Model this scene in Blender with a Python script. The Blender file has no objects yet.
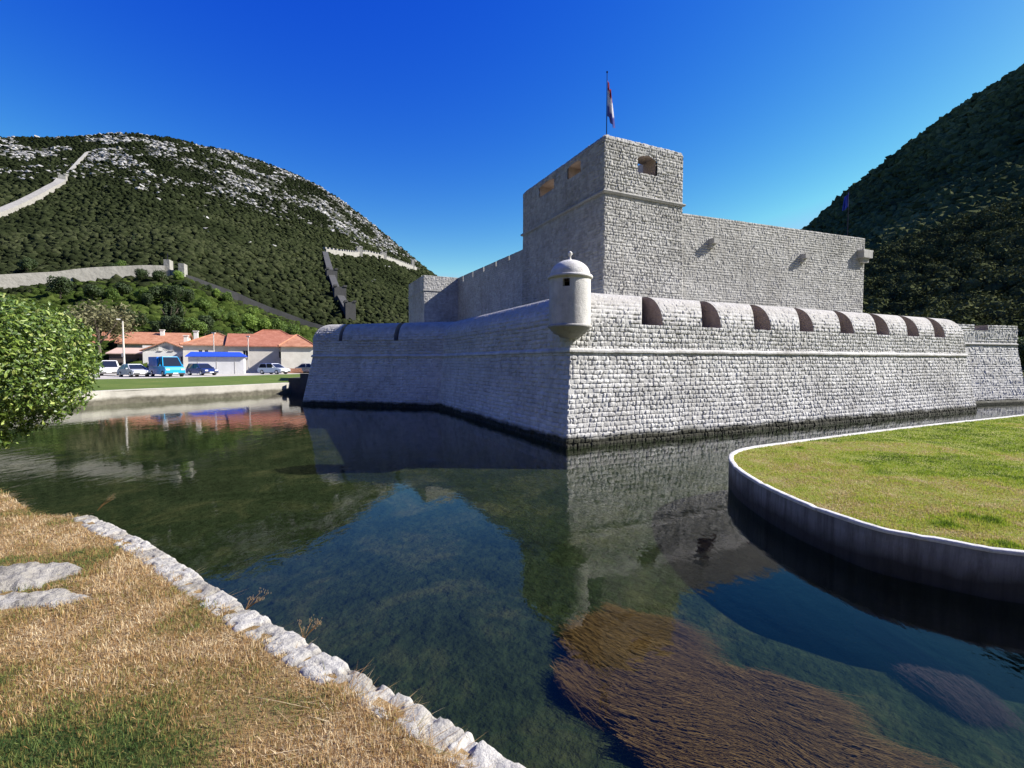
import bpy, math, random
import numpy as np
from mathutils import Vector, Matrix
random.seed(7); rng = np.random.default_rng(7)
S = bpy.context.scene
COL = S.collection
R = math.radians
# ------------------------------------------------------------------ camera
F = 475.0; CZ = 3.0; PITCH = math.atan(22/475.0)
cd = bpy.data.cameras.new('camera'); cam = bpy.data.objects.new('camera', cd); COL.objects.link(cam)
cam.location = (0, 0, CZ); cam.rotation_euler = (R(90)-PITCH, 0, 0)
cd.sensor_width = 36; cd.lens = F/1024*36; cd.clip_start = .05; cd.clip_end = 8000
S.camera = cam
cp, sp = math.cos(PITCH), math.sin(PITCH)
def ray(px, py):
    a, b = px-512, 384-py
    return np.array([a, F*cp+b*sp, -F*sp+b*cp])
def ground(px, py, z):
    d = ray(px, py); t = (z-CZ)/d[2]
    return np.array([d[0]*t, d[1]*t, z])
def atdepth(px, py, y):
    d = ray(px, py); t = y/d[1]
    return np.array([d[0]*t, y, CZ+d[2]*t])
# ------------------------------------------------------------------ noise
def hsh(a, b=0.0):
    x = np.sin(np.asarray(a, float)*127.1+np.asarray(b, float)*311.7+.37)*43758.5453
    return x-np.floor(x)
def vn(x, y):
    x = np.asarray(x, float); y = np.asarray(y, float)
    i, j = np.floor(x), np.floor(y); f, g = x-i, y-j
    f = f*f*(3-2*f); g = g*g*(3-2*g)
    return (hsh(i, j)*(1-f)+hsh(i+1, j)*f)*(1-g)+(hsh(i, j+1)*(1-f)+hsh(i+1, j+1)*f)*g
def fbm(x, y, o=4):
    s = 0; a = .5
    for k in range(o):
        s = s+a*vn(x*2**k+k*17.3, y*2**k-k*9.1); a *= .5
    return s/(1-.5**o)
def sst(a, b, x):
    t = np.clip((x-a)/(b-a), 0, 1); return t*t*(3-2*t)
def stones(u, v, ch=.2, sw=.32, seed=0, depth=1.0):
    sw = sw*.74; ch = ch*.88; depth = depth*.58
    vv = v+.05*(vn(u*.9+seed, v*.7)-.5)
    k = np.floor(vv/ch); fv = vv/ch-k
    w = sw*(.7+.55*hsh(k, seed)); uu = u/w+hsh(k, seed+3)*7
    bj = lambda j: j+.5*(hsh(j*1.3, k+seed)-.5)
    j = np.floor(uu); j = np.where(uu < bj(j), j-1, j); j = np.where(uu >= bj(j+1), j+1, j)
    du = np.minimum(uu-bj(j), bj(j+1)-uu)*w
    top0 = .16*hsh(j*2.3+1, k)
    dv = np.minimum(np.abs(fv-top0*.5), 1-fv)*ch
    rc = .055; e = np.where((du < rc) & (dv < rc), rc-np.hypot(rc-du, rc-dv), np.minimum(du, dv))+.03*(fbm(u*13, v*13, 2)-.5)
    r = hsh(j*1.7+k*9.2, seed+11)
    top = sst(-.004, .034, e)
    n = fbm(u*7, v*7+seed, 3)
    tl = (hsh(j*7.7, k*1.9+seed)-.5)*.10*(uu-bj(j)-.5)*w+(hsh(j*3.1, k*6.1+seed)-.5)*.12*(fv-.5)*ch
    h = top*(.030+.034*r*r+.055*(n-.4)+tl)*depth
    miss = (hsh(j*5.1, k*3.3+seed) > .955)
    h = np.where(miss, h*.2, h)
    pit = sst(.60, .74, vn(u*9+seed, v*11))*(1-sst(.0, .035, e)); h = h-.045*pit+.03*(fbm(u*.8+seed, v*.8, 3)-.5)
    big = fbm(u*.35+seed, v*.5, 4); return h, .1+.5*r+.15*n+.5*(big-.3)
# ------------------------------------------------------------------ mesh accumulation
class MB:
    def __init__(s): s.V = []; s.F = {3: [], 4: []}; s.N = []; s.T = []; s.M = {3: [], 4: []}; s.n = 0; s.ng = []
    def add(s, V, Fc, tone=.5, mi=0):
        V = np.asarray(V, float).reshape(-1, 3); Fc = np.asarray(Fc, int)
        s.V.append(V); t = np.broadcast_to(np.asarray(tone, float), (len(V),)); s.T.append(t)
        if Fc.size:
            k = Fc.shape[1]; s.F[k].append(Fc+s.n); s.M[k].append(np.full(len(Fc), mi))
        s.n += len(V); return s
    def poly(s, pts, tone=.5, mi=0):
        pts = np.asarray(pts, float); n0 = s.n; s.V.append(pts); s.T.append(np.full(len(pts), tone)); s.n += len(pts)
        if len(pts) in (3, 4): s.F[len(pts)].append(np.arange(len(pts))[None]+n0); s.M[len(pts)].append(np.full(1, mi))
        else: s.ng.append((list(range(n0, n0+len(pts))), mi))
        return s
    def box(s, c, size, rz=0, tone=.5, mi=0, taper=0):
        c = np.asarray(c, float); h = np.asarray(size, float)/2; P = []
        for z in (-1, 1):
            k = 1-(taper if z > 0 else 0)
            for x, y in ((-1, -1), (1, -1), (1, 1), (-1, 1)): P.append((x*h[0]*k, y*h[1]*k, z*h[2]))
        P = np.array(P); ca, sa = math.cos(rz), math.sin(rz)
        P = np.stack([P[:, 0]*ca-P[:, 1]*sa, P[:, 0]*sa+P[:, 1]*ca, P[:, 2]], 1)+c
        return s.add(P, [[0, 3, 2, 1], [4, 5, 6, 7], [0, 1, 5, 4], [1, 2, 6, 5], [2, 3, 7, 6], [3, 0, 4, 7]], tone, mi)
    def prism(s, poly, z0, z1, tone=.5, mi=0):
        poly = [tuple(p) for p in poly]; n = len(poly)
        zt = z1 if hasattr(z1, '__len__') else [z1]*n
        s.poly([(x, y, z) for (x, y), z in zip(poly, zt)], tone, mi)
        for i in range(n):
            a, b = poly[i], poly[(i+1) % n]
            s.poly([(*a, z0), (*b, z0), (*b, zt[(i+1) % n]), (*a, zt[i])], tone, mi)
        return s
    def tube(s, pts, rad, seg=8, tone=.5, mi=0, cap=True):
        pts = np.asarray(pts, float); rad = np.broadcast_to(np.asarray(rad, float), (len(pts),)); V = []
        for i, p in enumerate(pts):
            d = pts[min(i+1, len(pts)-1)]-pts[max(i-1, 0)]; d = d/(np.linalg.norm(d)+1e-9)
            a = np.cross(d, (0, 0, 1) if abs(d[2]) < .9 else (1, 0, 0)); a /= np.linalg.norm(a); b = np.cross(d, a)
            for q in range(seg):
                t = 2*math.pi*q/seg; V.append(p+rad[i]*(a*math.cos(t)+b*math.sin(t)))
        Fc = [[i*seg+q, i*seg+(q+1) % seg, (i+1)*seg+(q+1) % seg, (i+1)*seg+q] for i in range(len(pts)-1) for q in range(seg)]
        n0 = s.n; s.add(V, Fc, tone, mi)
        if cap: s.ng.append(([n0+q for q in range(seg)], mi)); s.ng.append(([n0+(len(pts)-1)*seg+q for q in range(seg)], mi))
        return s
    def lathe(s, c, prof, seg=24, tone=.5, mi=0):
        V = [(c[0]+r*math.cos(2*math.pi*q/seg), c[1]+r*math.sin(2*math.pi*q/seg), c[2]+z) for r, z in prof for q in range(seg)]
        Fc = [[i*seg+q, i*seg+(q+1) % seg, (i+1)*seg+(q+1) % seg, (i+1)*seg+q] for i in range(len(prof)-1) for q in range(seg)]
        return s.add(V, Fc, tone, mi)
    def grid(s, P, tone=.5, mask=None, mi=0):
        nv, nu = P.shape[:2]; idx = np.arange(nv*nu).reshape(nv, nu)
        Fc = np.stack([idx[:-1, :-1], idx[:-1, 1:], idx[1:, 1:], idx[1:, :-1]], -1).reshape(-1, 4)
        if mask is not None: Fc = Fc[mask.reshape(-1)]
        return s.add(P.reshape(-1, 3), Fc, np.asarray(tone).reshape(-1) if np.ndim(tone) else tone, mi)
    def build(s, name, mats, parent=None, smooth=False):
        if not isinstance(mats, (list, tuple)): mats = [mats]
        V = np.concatenate(s.V); T = np.concatenate(s.T)
        ls, cnt, mm = [], [], []
        for k in (3, 4):
            if s.F[k]:
                f = np.concatenate(s.F[k]); ls.append(f.reshape(-1)); cnt.append(np.full(len(f), k)); mm.append(np.concatenate(s.M[k]))
        for f, m in s.ng: ls.append(np.array(f)); cnt.append(np.array([len(f)])); mm.append(np.array([m]))
        ls = np.concatenate(ls); cnt = np.concatenate(cnt); mm = np.concatenate(mm)
        me = bpy.data.meshes.new(name); me.vertices.add(len(V)); me.vertices.foreach_set('co', V.astype(np.float32).reshape(-1))
        me.loops.add(len(ls)); me.loops.foreach_set('vertex_index', ls.astype(np.int32))
        me.polygons.add(len(cnt)); st = np.concatenate([[0], np.cumsum(cnt)[:-1]])
        me.polygons.foreach_set('loop_start', st.astype(np.int32)); me.polygons.foreach_set('loop_total', cnt.astype(np.int32))
        me.polygons.foreach_set('material_index', mm.astype(np.int32))
        me.polygons.foreach_set('use_smooth', np.full(len(cnt), smooth))
        a = me.attributes.new('tone', 'FLOAT', 'POINT'); a.data.foreach_set('value', T.astype(np.float32))
        me.update(calc_edges=True); me.validate()
        for m in mats: me.materials.append(m)
        o = bpy.data.objects.new(name, me); COL.objects.link(o)
        if parent is not None:
            o.parent = parent; o.matrix_parent_inverse = Matrix(parent.get('_inv')) if parent.get('_inv') else Matrix.Identity(4)
        return o
def tag(o, label=None, cat=None, group=None, kind=None):
    if label: o['label'] = label
    if cat: o['category'] = cat
    if group: o['group'] = group
    if kind: o['kind'] = kind
    return o
def thing(name, loc, label, cat, group=None, rz=0):
    """Empty at the base of a thing; parts are authored in its local space."""
    o = bpy.data.objects.new(name, None); COL.objects.link(o); o.location = loc; o.rotation_euler = (0, 0, rz)
    o.empty_display_size = .3
    return tag(o, label, cat, group)
INV = {}
def wthing(name, loc, label, cat, group=None):
    """Same, but its parts are authored in world space."""
    o = thing(name, loc, label, cat, group); INV[o.name] = Matrix.Translation(Vector(loc)).inverted(); return o
def bw(mb, name, mats, parent, smooth=False, root=None):
    o = mb.build(name, mats, None, smooth); o.parent = parent
    if parent.name in INV: o.matrix_parent_inverse = INV[parent.name]
    return o
def copy_tree(o, parent=None):
    c = o.copy(); COL.objects.link(c); c.parent = parent
    for ch in o.children: copy_tree(ch, c)
    return c
# ------------------------------------------------------------------ materials
class NT:
    def __init__(s, name):
        s.m = bpy.data.materials.new(name); s.m.use_nodes = True; s.t = s.m.node_tree; s.t.nodes.clear()
        s.out = s.n('ShaderNodeOutputMaterial')
    def n(s, ty, **k):
        x = s.t.nodes.new(ty)
        for a, b in k.items(): setattr(x, a, b)
        return x
    def l(s, a, b): s.t.links.new(a, b)
    def noise(s, scale, detail=4, rough=.55, vec=None, dist=0):
        x = s.n('ShaderNodeTexNoise'); x.inputs['Scale'].default_value = scale; x.inputs['Detail'].default_value = detail
        x.inputs['Roughness'].default_value = rough; x.inputs['Distortion'].default_value = dist
        s.l(vec if vec is not None else s.pos(), x.inputs['Vector']); return x.outputs['Fac']
    def pos(s):
        if not hasattr(s, '_p'): s._p = s.n('ShaderNodeNewGeometry').outputs['Position']
        return s._p
    def obj(s):
        if not hasattr(s, '_o'): s._o = s.n('ShaderNodeTexCoord').outputs['Object']
        return s._o
    def tone(s):
        if not hasattr(s, '_t'):
            a = s.n('ShaderNodeAttribute'); a.attribute_name = 'tone'; s._t = a.outputs['Fac']
        return s._t
    def ramp(s, fac, stops):
        x = s.n('ShaderNodeValToRGB'); e = x.color_ramp.elements
        while len(e) < len(stops): e.new(.5)
        for q, (p, c) in zip(e, stops): q.position = p; q.color = (*c, 1) if len(c) == 3 else c
        s.l(fac, x.inputs['Fac']); return x.outputs['Color']
    def mix(s, fac, a, b, mode='MIX'):
        x = s.n('ShaderNodeMix', data_type='RGBA', blend_type=mode)
        for v, i in ((fac, 0), (a, 6), (b, 7)):
            if hasattr(v, 'is_linked') or hasattr(v, 'links'): s.l(v, x.inputs[i])
            else: x.inputs[i].default_value = v if i == 0 else (*v, 1)
        return x.outputs[2]
    def math(s, op, a, b=0.0, clamp=False):
        x = s.n('ShaderNodeMath', operation=op); x.use_clamp = clamp
        for v, i in ((a, 0), (b, 1)):
            if hasattr(v, 'links'): s.l(v, x.inputs[i])
            else: x.inputs[i].default_value = v
        return x.outputs[0]
    def bump(s, h, strength=.5, dist=.02):
        x = s.n('ShaderNodeBump'); x.inputs['Strength'].default_value = strength; x.inputs['Distance'].default_value = dist
        s.l(h, x.inputs['Height']); return x.outputs['Normal']
    def pbr(s, col, rough=.8, bump=None, metal=0, spec=.5, trans=0):
        b = s.n('ShaderNodeBsdfPrincipled')
        if hasattr(col, 'links'): s.l(col, b.inputs['Base Color'])
        else: b.inputs['Base Color'].default_value = (*col, 1)
        b.inputs['Roughness'].default_value = rough; b.inputs['Metallic'].default_value = metal
        b.inputs['Specular IOR Level'].default_value = spec
        if bump is not None: s.l(bump, b.inputs['Normal'])
        if trans:
            t = s.n('ShaderNodeBsdfTranslucent'); m = s.n('ShaderNodeMixShader'); m.inputs[0].default_value = trans
            if hasattr(col, 'links'): s.l(col, t.inputs['Color'])
            else: t.inputs['Color'].default_value = (*col, 1)
            s.l(b.outputs[0], m.inputs[1]); s.l(t.outputs[0], m.inputs[2]); s.l(m.outputs[0], s.out.inputs[0])
        else: s.l(b.outputs[0], s.out.inputs[0])
        return s.m
def zband(n, z0, z1):   # 1 below z0, 0 above z1, wobbling
    sep = n.n('ShaderNodeSeparateXYZ'); n.l(n.pos(), sep.inputs[0])
    zz = n.math('ADD', sep.outputs[2], n.math('MULTIPLY', n.math('SUBTRACT', n.noise(1.3, 5), .5), .35))
    mr = n.n('ShaderNodeMapRange'); mr.inputs[1].default_value = z0; mr.inputs[2].default_value = z1
    mr.inputs[3].default_value = 1; mr.inputs[4].default_value = 0; n.l(zz, mr.inputs[0]); return mr.outputs[0]
def stone_mat(name, lo, mid, hi, wet=True, stain=.5, bs=.6):
    n = NT(name)
    c = n.ramp(n.tone(), [(0, lo), (.5, mid), (1, hi)])
    c = n.mix(.55, c, n.ramp(n.noise(3.5, 8, .7), [(.25, (.6, .59, .57)), (.55, (1, 1, 1))]), 'MULTIPLY')
    st = n.noise(.45, 6, .65)
    c = n.mix(stain, c, n.ramp(st, [(.35, (.62, .60, .57)), (.6, (1, .99, .97))]), 'MULTIPLY')
    mp_ = n.n('ShaderNodeMapping'); mp_.inputs['Scale'].default_value = (1, 1, .14); n.l(n.pos(), mp_.inputs[0])
    c = n.mix(stain*.8, c, n.ramp(n.noise(1.6, 6, .7, mp_.outputs[0]), [(.34, (.60, .58, .54)), (.50, (1, 1, 1))]), 'MULTIPLY')   # run-off streaks
    if wet:
        c = n.mix(zband(n, .22, .42), c, n.ramp(n.noise(7, 5), [(.3, (.018, .019, .014)), (.7, (.06, .058, .04))]))
    b = n.bump(n.math('ADD', n.noise(22, 8, .7), n.math('MULTIPLY', n.noise(6, 5), .8)), bs, .035)
    return n.pbr(c, .93, b, spec=.2)
M = {}
M['stone'] = stone_mat('rubble_stone', (.38, .375, .36), (.56, .555, .54), (.68, .675, .655))
M['keepstone'] = stone_mat('keep_stone', (.26, .255, .24), (.40, .395, .375), (.54, .53, .505), wet=False)
M['plaster'] = stone_mat('weathered_plaster', (.60, .59, .57), (.62, .61, .59), (.64, .63, .61), wet=False, stain=.65, bs=.7)
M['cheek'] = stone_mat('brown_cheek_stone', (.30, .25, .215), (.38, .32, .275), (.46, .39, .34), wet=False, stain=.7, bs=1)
M['dark'] = NT('shaded_interior').pbr((.03, .028, .025), .95)  # near black, the sentry box's indoor shade put into the colour
M['kerbstone'] = stone_mat('limestone_kerb', (.24, .215, .17), (.42, .40, .36), (.56, .545, .51), wet=False, stain=.9, bs=1)
M['concrete'] = stone_mat('quay_concrete', (.40, .38, .34), (.52, .49, .43), (.60, .57, .50), wet=False, stain=.8)
n = NT('island_wall_concrete')
c = n.ramp(n.noise(.9, 7, .7), [(.3, (.11, .11, .115)), (.65, (.20, .195, .195))])
c = n.mix(zband(n, .20, .50), c, (.02, .02, .018))
mp_ = n.n('ShaderNodeMapping'); mp_.inputs['Scale'].default_value = (1, 1, .12); n.l(n.pos(), mp_.inputs[0])
c = n.mix(.9, c, n.ramp(n.noise(4.5, 8, .75, mp_.outputs[0], .3), [(.35, (.35, .33, .28)), (.58, (1.1, 1.1, 1.1))]), 'MULTIPLY')
M['islandwall'] = n.pbr(c, .9, n.bump(n.noise(9, 8), .5, .03))
n = NT('kerb_cap_concrete')
M['cap'] = n.pbr(n.ramp(n.noise(6, 8, .8), [(.32, (.20, .185, .155)), (.46, (.42, .41, .385)), (.65, (.56, .55, .53))]), .9, n.bump(n.noise(14, 8), .5, .02))
# grass
def grass_mat(name, stops, rough=.7, trans=.35):
    n = NT(name); return n.pbr(n.ramp(n.tone(), stops), rough, spec=.25, trans=trans)
M['drygrass'] = grass_mat('dry_grass_blades', [(0, (.04, .075, .02)), (.22, (.12, .17, .04)), (.42, (.26, .24, .07)), (.52, (.26, .14, .05)), (.72, (.47, .31, .14)), (1, (.72, .61, .40))])
M['greengrass'] = grass_mat('green_grass_blades', [(0, (.05, .10, .012)), (.35, (.24, .33, .022)), (.6, (.40, .40, .07)), (.78, (.38, .27, .12)), (1, (.62, .52, .30))])
def soil_mat(name, a, b, c_, sc=1.2):
    n = NT(name)
    c = n.ramp(n.noise(sc, 8, .7), [(.3, a), (.5, b), (.7, c_)])
    c = n.mix(.6, c, n.ramp(n.noise(sc*22, 6, .8), [(.3, (.5, .5, .5)), (.7, (1.15, 1.12, 1.1))]), 'MULTIPLY')
    return n.pbr(c, .95, n.bump(n.noise(sc*30, 8, .8), .8, .03), spec=.15)
M['bank'] = soil_mat('bank_soil', (.18, .13, .06), (.30, .20, .09), (.38, .26, .12))
M['lawn'] = soil_mat('island_turf', (.16, .21, .03), (.24, .26, .05), (.38, .32, .14), 1.6)
M['farlawn'] = soil_mat('far_lawn_turf', (.07, .11, .02), (.10, .15, .03), (.15, .17, .045), .5)
n = NT('ground_gravel')
M['gravel'] = n.pbr(n.ramp(n.noise(.25, 8, .7), [(.3, (.34, .31, .27)), (.7, (.50, .47, .42))]), .95, n.bump(n.noise(25, 6), .5, .02))
# ------------------------------------------------------------------ water & bed
n = NT('canal_water')
mp = n.n('ShaderNodeMapping'); mp.inputs['Scale'].default_value = (1, .55, 1); n.l(n.pos(), mp.inputs[0])
hh = n.math('ADD', n.math('MULTIPLY', n.noise(2.2, 3, .5, mp.outputs[0], .6), 1.0), n.math('MULTIPLY', n.noise(9, 3, .55, mp.outputs[0], 1.0), .16))
# ripples come in patches
amp = n.ramp(n.noise(.16, 3), [(.35, (.25, .25, .25)), (.7, (1, 1, 1))])
hh = n.math('MULTIPLY', hh, amp)
bp = n.bump(hh, .30, .028)
fr = n.n('ShaderNodeFresnel'); n.l(bp, fr.inputs['Normal'])
gb = n.n('ShaderNodeNewGeometry'); n.l(n.math('SUBTRACT', 1.28, n.math('MULTIPLY', gb.outputs['Backfacing'], 1.28-1/1.28)), fr.inputs[0])   # same reflectance from both sides of the sheet
gl = n.n('ShaderNodeBsdfGlossy'); gl.inputs['Roughness'].default_value = .015; gl.inputs['Color'].default_value = (1, 1, 1, 1); n.l(bp, gl.inputs['Normal'])
tr = n.n('ShaderNodeBsdfTransparent'); tr.inputs['Color'].default_value = (.70, .80, .66, 1)
mx = n.n('ShaderNodeMixShader'); n.l(n.math('MULTIPLY', fr.outputs[0], 1.0, True), mx.inputs[0]); n.l(tr.outputs[0], mx.inputs[1]); n.l(gl.outputs[0], mx.inputs[2]); n.l(mx.outputs[0], n.out.inputs[0])
M['water'] = n.m
n = NT('canal_bed')
c = n.ramp(n.noise(.55, 7, .65, None, .8), [(.3, (.014, .018, .011)), (.5, (.028, .034, .020)), (.62, (.056, .052, .030)), (.75, (.095, .078, .048))])
c = n.mix(.7, c, n.ramp(n.noise(5, 7, .75), [(.3, (.35, .4, .35)), (.7, (1.3, 1.3, 1.2))]), 'MULTIPLY')
M['bed'] = n.pbr(c, .95, n.bump(n.noise(6, 6), 1, .1), spec=0)
mb = MB(); mb.poly([(-160, -60, 0), (400, -60, 0), (400, 90, 0), (-160, 90, 0)]); tag(mb.build('water', M['water']), kind='structure')
mb = MB(); mb.poly([(-160, -60, -.75), (400, -60, -.75), (400, 90, -.75), (-160, 90, -.75)]); tag(mb.build('canal_bed', M['bed']), kind='structure')
# ------------------------------------------------------------------ ground
GZ = 1.3
edge_px = [(520, 768), (440, 716), (330, 655), (232, 598), (150, 545), (92, 515), (45, 513), (0, 483)]
bank_edge = [ground(x, y, GZ)[:2] for x, y in edge_px]
near_ = [(3, -.3), (1.1, 1.05)]+[tuple(p) for p in bank_edge]
near = [(770, -8), (60, -8), (8, -3.2)]+[(p[0]-.045, p[1]-.065) for p in near_]+[(-11.4, 9.1), (-20, 12.5), (-40, 10), (-90, 6)]
quay = [(-80, 14), (-60, 17), (-46, 21), (-38, 24.5), tuple(ground(60, 393.5, .95)[:2]), tuple(ground(110, 391, .95)[:2]), tuple(ground(170, 388.5, .95)[:2]), tuple(ground(230, 386, .95)[:2]), tuple(ground(292, 383, .95)[:2])]
lawnback = [(-88, 34), (-74, 36), (-62, 40), (-55, 42), tuple(ground(60, 380, GZ)[:2]), tuple(ground(110, 379, GZ)[:2]), tuple(ground(170, 378, GZ)[:2]), tuple(ground(235, 376, GZ)[:2]), tuple(ground(312, 373.5, GZ)[:2])]
far = lawnback+[(-19, 62), (35, 62), (46, 47), (90, 46), (770, 46)]
mb = MB(); mb.poly([(x, y, GZ) for x, y in near+far+[(770, 770), (-770, 770), (-770, -770), (770, -770)]])
M['field'] = soil_mat('ground_field', (.035, .05, .015), (.055, .07, .022), (.09, .085, .035), .15)
o = mb.build('ground', M['field']); tag(o, kind='structure')
import bmesh
def tri(o):
    bm = bmesh.new(); bm.from_mesh(o.data); bmesh.ops.triangulate(bm, faces=bm.faces[:]); bmesh.ops.recalc_face_normals(bm, faces=bm.faces[:])
    for f in bm.faces:
        if f.normal.z < 0 and abs(f.normal.z) > .9: f.normal_flip()
    bm.to_mesh(o.data); bm.free()
tri(o)
# earth sides below the ground sheet edges
mb = MB()
for pl in (near, far[-6:]):
    for a, b in zip(pl[:-1], pl[1:]): mb.poly([(*a, -1.4), (*b, -1.4), (*b, GZ), (*a, GZ)])
tag(mb.build('terrain', M['bank']), kind='structure')
# bank grass soil sheet (near)
mb = MB()
ins = []
for i, p in enumerate(near[2:13]): ins.append(p)
mb.poly([(x, y, GZ+.004) for x, y in ins]+[(-20, 12.3, GZ+.004), (-24, -12, GZ+.004), (8, -12, GZ+.004)])
o = mb.build('grass_bank', M['bank']); tag(o, kind='structure'); tri(o)
# far lawn, sloping up from quay
mb = MB()
for i in range(len(quay)-1):
    mb.poly([(*quay[i], .93), (*quay[i+1], .93), (*lawnback[i+1], GZ+.004), (*lawnback[i], GZ+.004)])
tag(mb.build('lawn', M['farlawn']), kind='structure')
mb = MB(); lb_ = [(p[0], p[1], GZ+.008) for p in lawnback[2:]]; mb.poly(lb_+[(-10, 100, GZ+.008), (-110, 100, GZ+.008)]); o = mb.build('parking_area', M['gravel']); tag(o, kind='structure'); tri(o)
# quay wall
def sweep(path, prof, closed=False):
    """prof: list of (outward offset to the right of travel, z)"""
    path = np.asarray(path, float); n_ = len(path); P = np.zeros((len(prof), n_, 3))
    for i in range(n_):
        a = path[max(i-1, 0)]; b = path[min(i+1, n_-1)]; d = (b-a)/np.linalg.norm(b-a); nr = np.array([d[1], -d[0]])
        for k, (off, z) in enumerate(prof): P[k, i] = (*(path[i]+nr*off), z)
    return P
def smooth_path(pts, step):
    pts = np.asarray(pts, float); out = []
    for i in range(len(pts)-1):
        p0 = pts[max(i-1, 0)]; p1 = pts[i]; p2 = pts[i+1]; p3 = pts[min(i+2, len(pts)-1)]
        k = max(1, int(np.linalg.norm(p2-p1)/step))
        for t in np.arange(k)/k:
            out.append(.5*((2*p1)+(-p0+p2)*t+(2*p0-5*p1+4*p2-p3)*t*t+(-p0+3*p1-3*p2+p3)*t**3))
    out.append(pts[-1]); return np.array(out)
def smooth_len(P): return np.concatenate([[0], np.cumsum(np.linalg.norm(np.diff(P[:, :2], axis=0), axis=1))])
qp = smooth_path(quay, .5)
mb = MB(); P = sweep(qp, [(.12, -1.4), (.10, .28), (.10, .30), (.0, .32), (.0, .97), (-.03, 1.0), (-.55, 1.0), (-.58, .9)])
mb.grid(P)
n = NT('quay_wall_mat'); c = n.ramp(n.noise(.8, 8, .7), [(.3, (.26, .245, .21)), (.7, (.40, .38, .33))])
c = n.mix(zband(n, .34, .56), c, n.ramp(n.noise(3, 5), [(.3, (.05, .045, .03)), (.7, (.12, .11, .08))])); M['quay'] = n.pbr(c, .9, n.bump(n.noise(8, 8), .5, .03))
tag(mb.build('quay_wall', M['quay']), 'pale curved concrete quay wall edging the far lawn', 'quay wall')
# ------------------------------------------------------------------ island
ipx = [(1024, 553), (985, 548), (934, 539), (877, 528), (827, 512), (795, 500), (763, 485), (741, 472), (731.5, 463), (729, 457), (733, 452), (747, 447.5), (779, 443), (833, 436), (890, 429), (953, 422), (1000, 417.2), (1024, 414.5)]
IZ = .64
ip = [tuple(ground(x, y, IZ)[:2]) for x, y in ipx]
d0 = np.array(ip[0])-np.array(ip[2]); d0 /= np.linalg.norm(d0)
pre = [tuple(np.array(ip[0])+np.array([2.6, -.5])*3), tuple(np.array(ip[0])+np.array([2.6, -1.0])*1.0)]
d1 = np.array(ip[-1])-np.array(ip[-3]); d1 /= np.linalg.norm(d1)
post = [tuple(np.array(ip[-1])+d1*12), tuple(np.array(ip[-1])+d1*30)]
ipath = smooth_path(pre+ip+post, .12)
# travel goes away on the left side of the island: outward is to the left (-> negative right offset)
mb = MB(); mb.grid(sweep(ipath, [(.0, -1.4), (.0, .55), (-.0, .62)]))
root_is = wthing('island_wall', (ip[9][0], ip[9][1], 0), 'low curved concrete retaining wall with white cap around the green lawn', 'retaining wall')
bw(mb, 'wall', M['islandwall'], root_is, True)
L = smooth_len(np.c_[ipath, ipath[:, 0]*0])
mb = MB(); P = sweep(ipath, [(-.006, .60), (-.012, .615), (-.012, .64), (-.006, .652), (.01, .655), (.055, .657), (.09, .65), (.10, .60)])
jt = np.abs((L/1.5) % 1-.5) > .455; wob = (fbm(L*3, L*0+2, 3)-.5)*.025+(fbm(L*14, L*0+8, 3)-.5)*.012-.02*jt; P[2:7, :, 2] += wob[None]*.5; P[..., 0] += wob[None]*.6
mb.grid(P); bw(mb, 'cap', M['cap'], root_is, True)
inner = sweep(ipath, [(.07, IZ-.03)])[0]
poly_is = [tuple(p[:2]) for p in inner]
mb = MB(); mb.poly([(p[0], p[1], IZ-.03) for p in poly_is+[(90, 40), (90, 2)]]); o = mb.build('island_lawn', M['lawn']); tag(o, kind='structure'); tri(o)
# ------------------------------------------------------------------ grass blades
def blades(P, h, w, tone, name, mat, lab, cat, lean=.5):
    n_ = len(P); a = rng.uniform(0, 2*np.pi, n_); dx, dy = np.cos(a), np.sin(a)
    b = rng.uniform(0, 2*np.pi, n_); k = np.abs(rng.normal(0, lean, n_))*h
    hz = np.sqrt(np.clip(h*h-np.minimum(k, h*.93)**2, 1e-8, None))
    T = np.stack([np.cos(b)*k, np.sin(b)*k, hz], 1)
    Wv = np.stack([dx*w/2, dy*w/2, 0*w], 1)
    V = np.stack([P-Wv, P+Wv, P+T*.55+Wv*.8+np.array([0, 0, 1])*hz[:, None]*.12, P+T*.55-Wv*.8+np.array([0, 0, 1])*hz[:, None]*.12, P+T], 1)
    base = np.arange(n_)[:, None]*5
    mb = MB(); mb.V.append(V.reshape(-1, 3)); mb.T.append(np.repeat(tone, 5)); mb.n = n_*5
    mb.F[4].append(base+np.array([[0, 1, 2, 3]])); mb.M[4].append(np.zeros(n_, int))
    mb.F[3].append(base+np.array([[3, 2, 4]])); mb.M[3].append(np.zeros(n_, int))
    o = mb.build(name, mat); tag(o, lab, cat, kind='stuff'); return o
def inside(x, y, poly):
    c = np.zeros(len(x), bool); n_ = len(poly)
    for i in range(n_):
        (x1, y1), (x2, y2) = poly[i], poly[(i+1) % n_]
        if y1 == y2: continue
        c ^= ((y1 > y) != (y2 > y)) & (x < (x2-x1)*(y-y1)/(y2-y1)+x1)
    return c
bankpoly = [tuple(p) for p in near[2:]]+[(-90, -12), (8, -12)]
rocks = [(ground(24, 578, GZ), .42, .22), (ground(50, 600, GZ), .3, .12), (ground(5, 603, GZ), .36, .15)]
# sample in screen-ish density
N = 760000
dep = 1.5*np.exp(rng.uniform(0, math.log(14), N)); xx = rng.uniform(-1.25, .35, N)*dep
ok = inside(xx, dep, bankpoly) & (rng.uniform(0, 1, N) < np.clip(1.6/dep**.35, 0, 1))
x, y = xx[ok], dep[ok]
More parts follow.
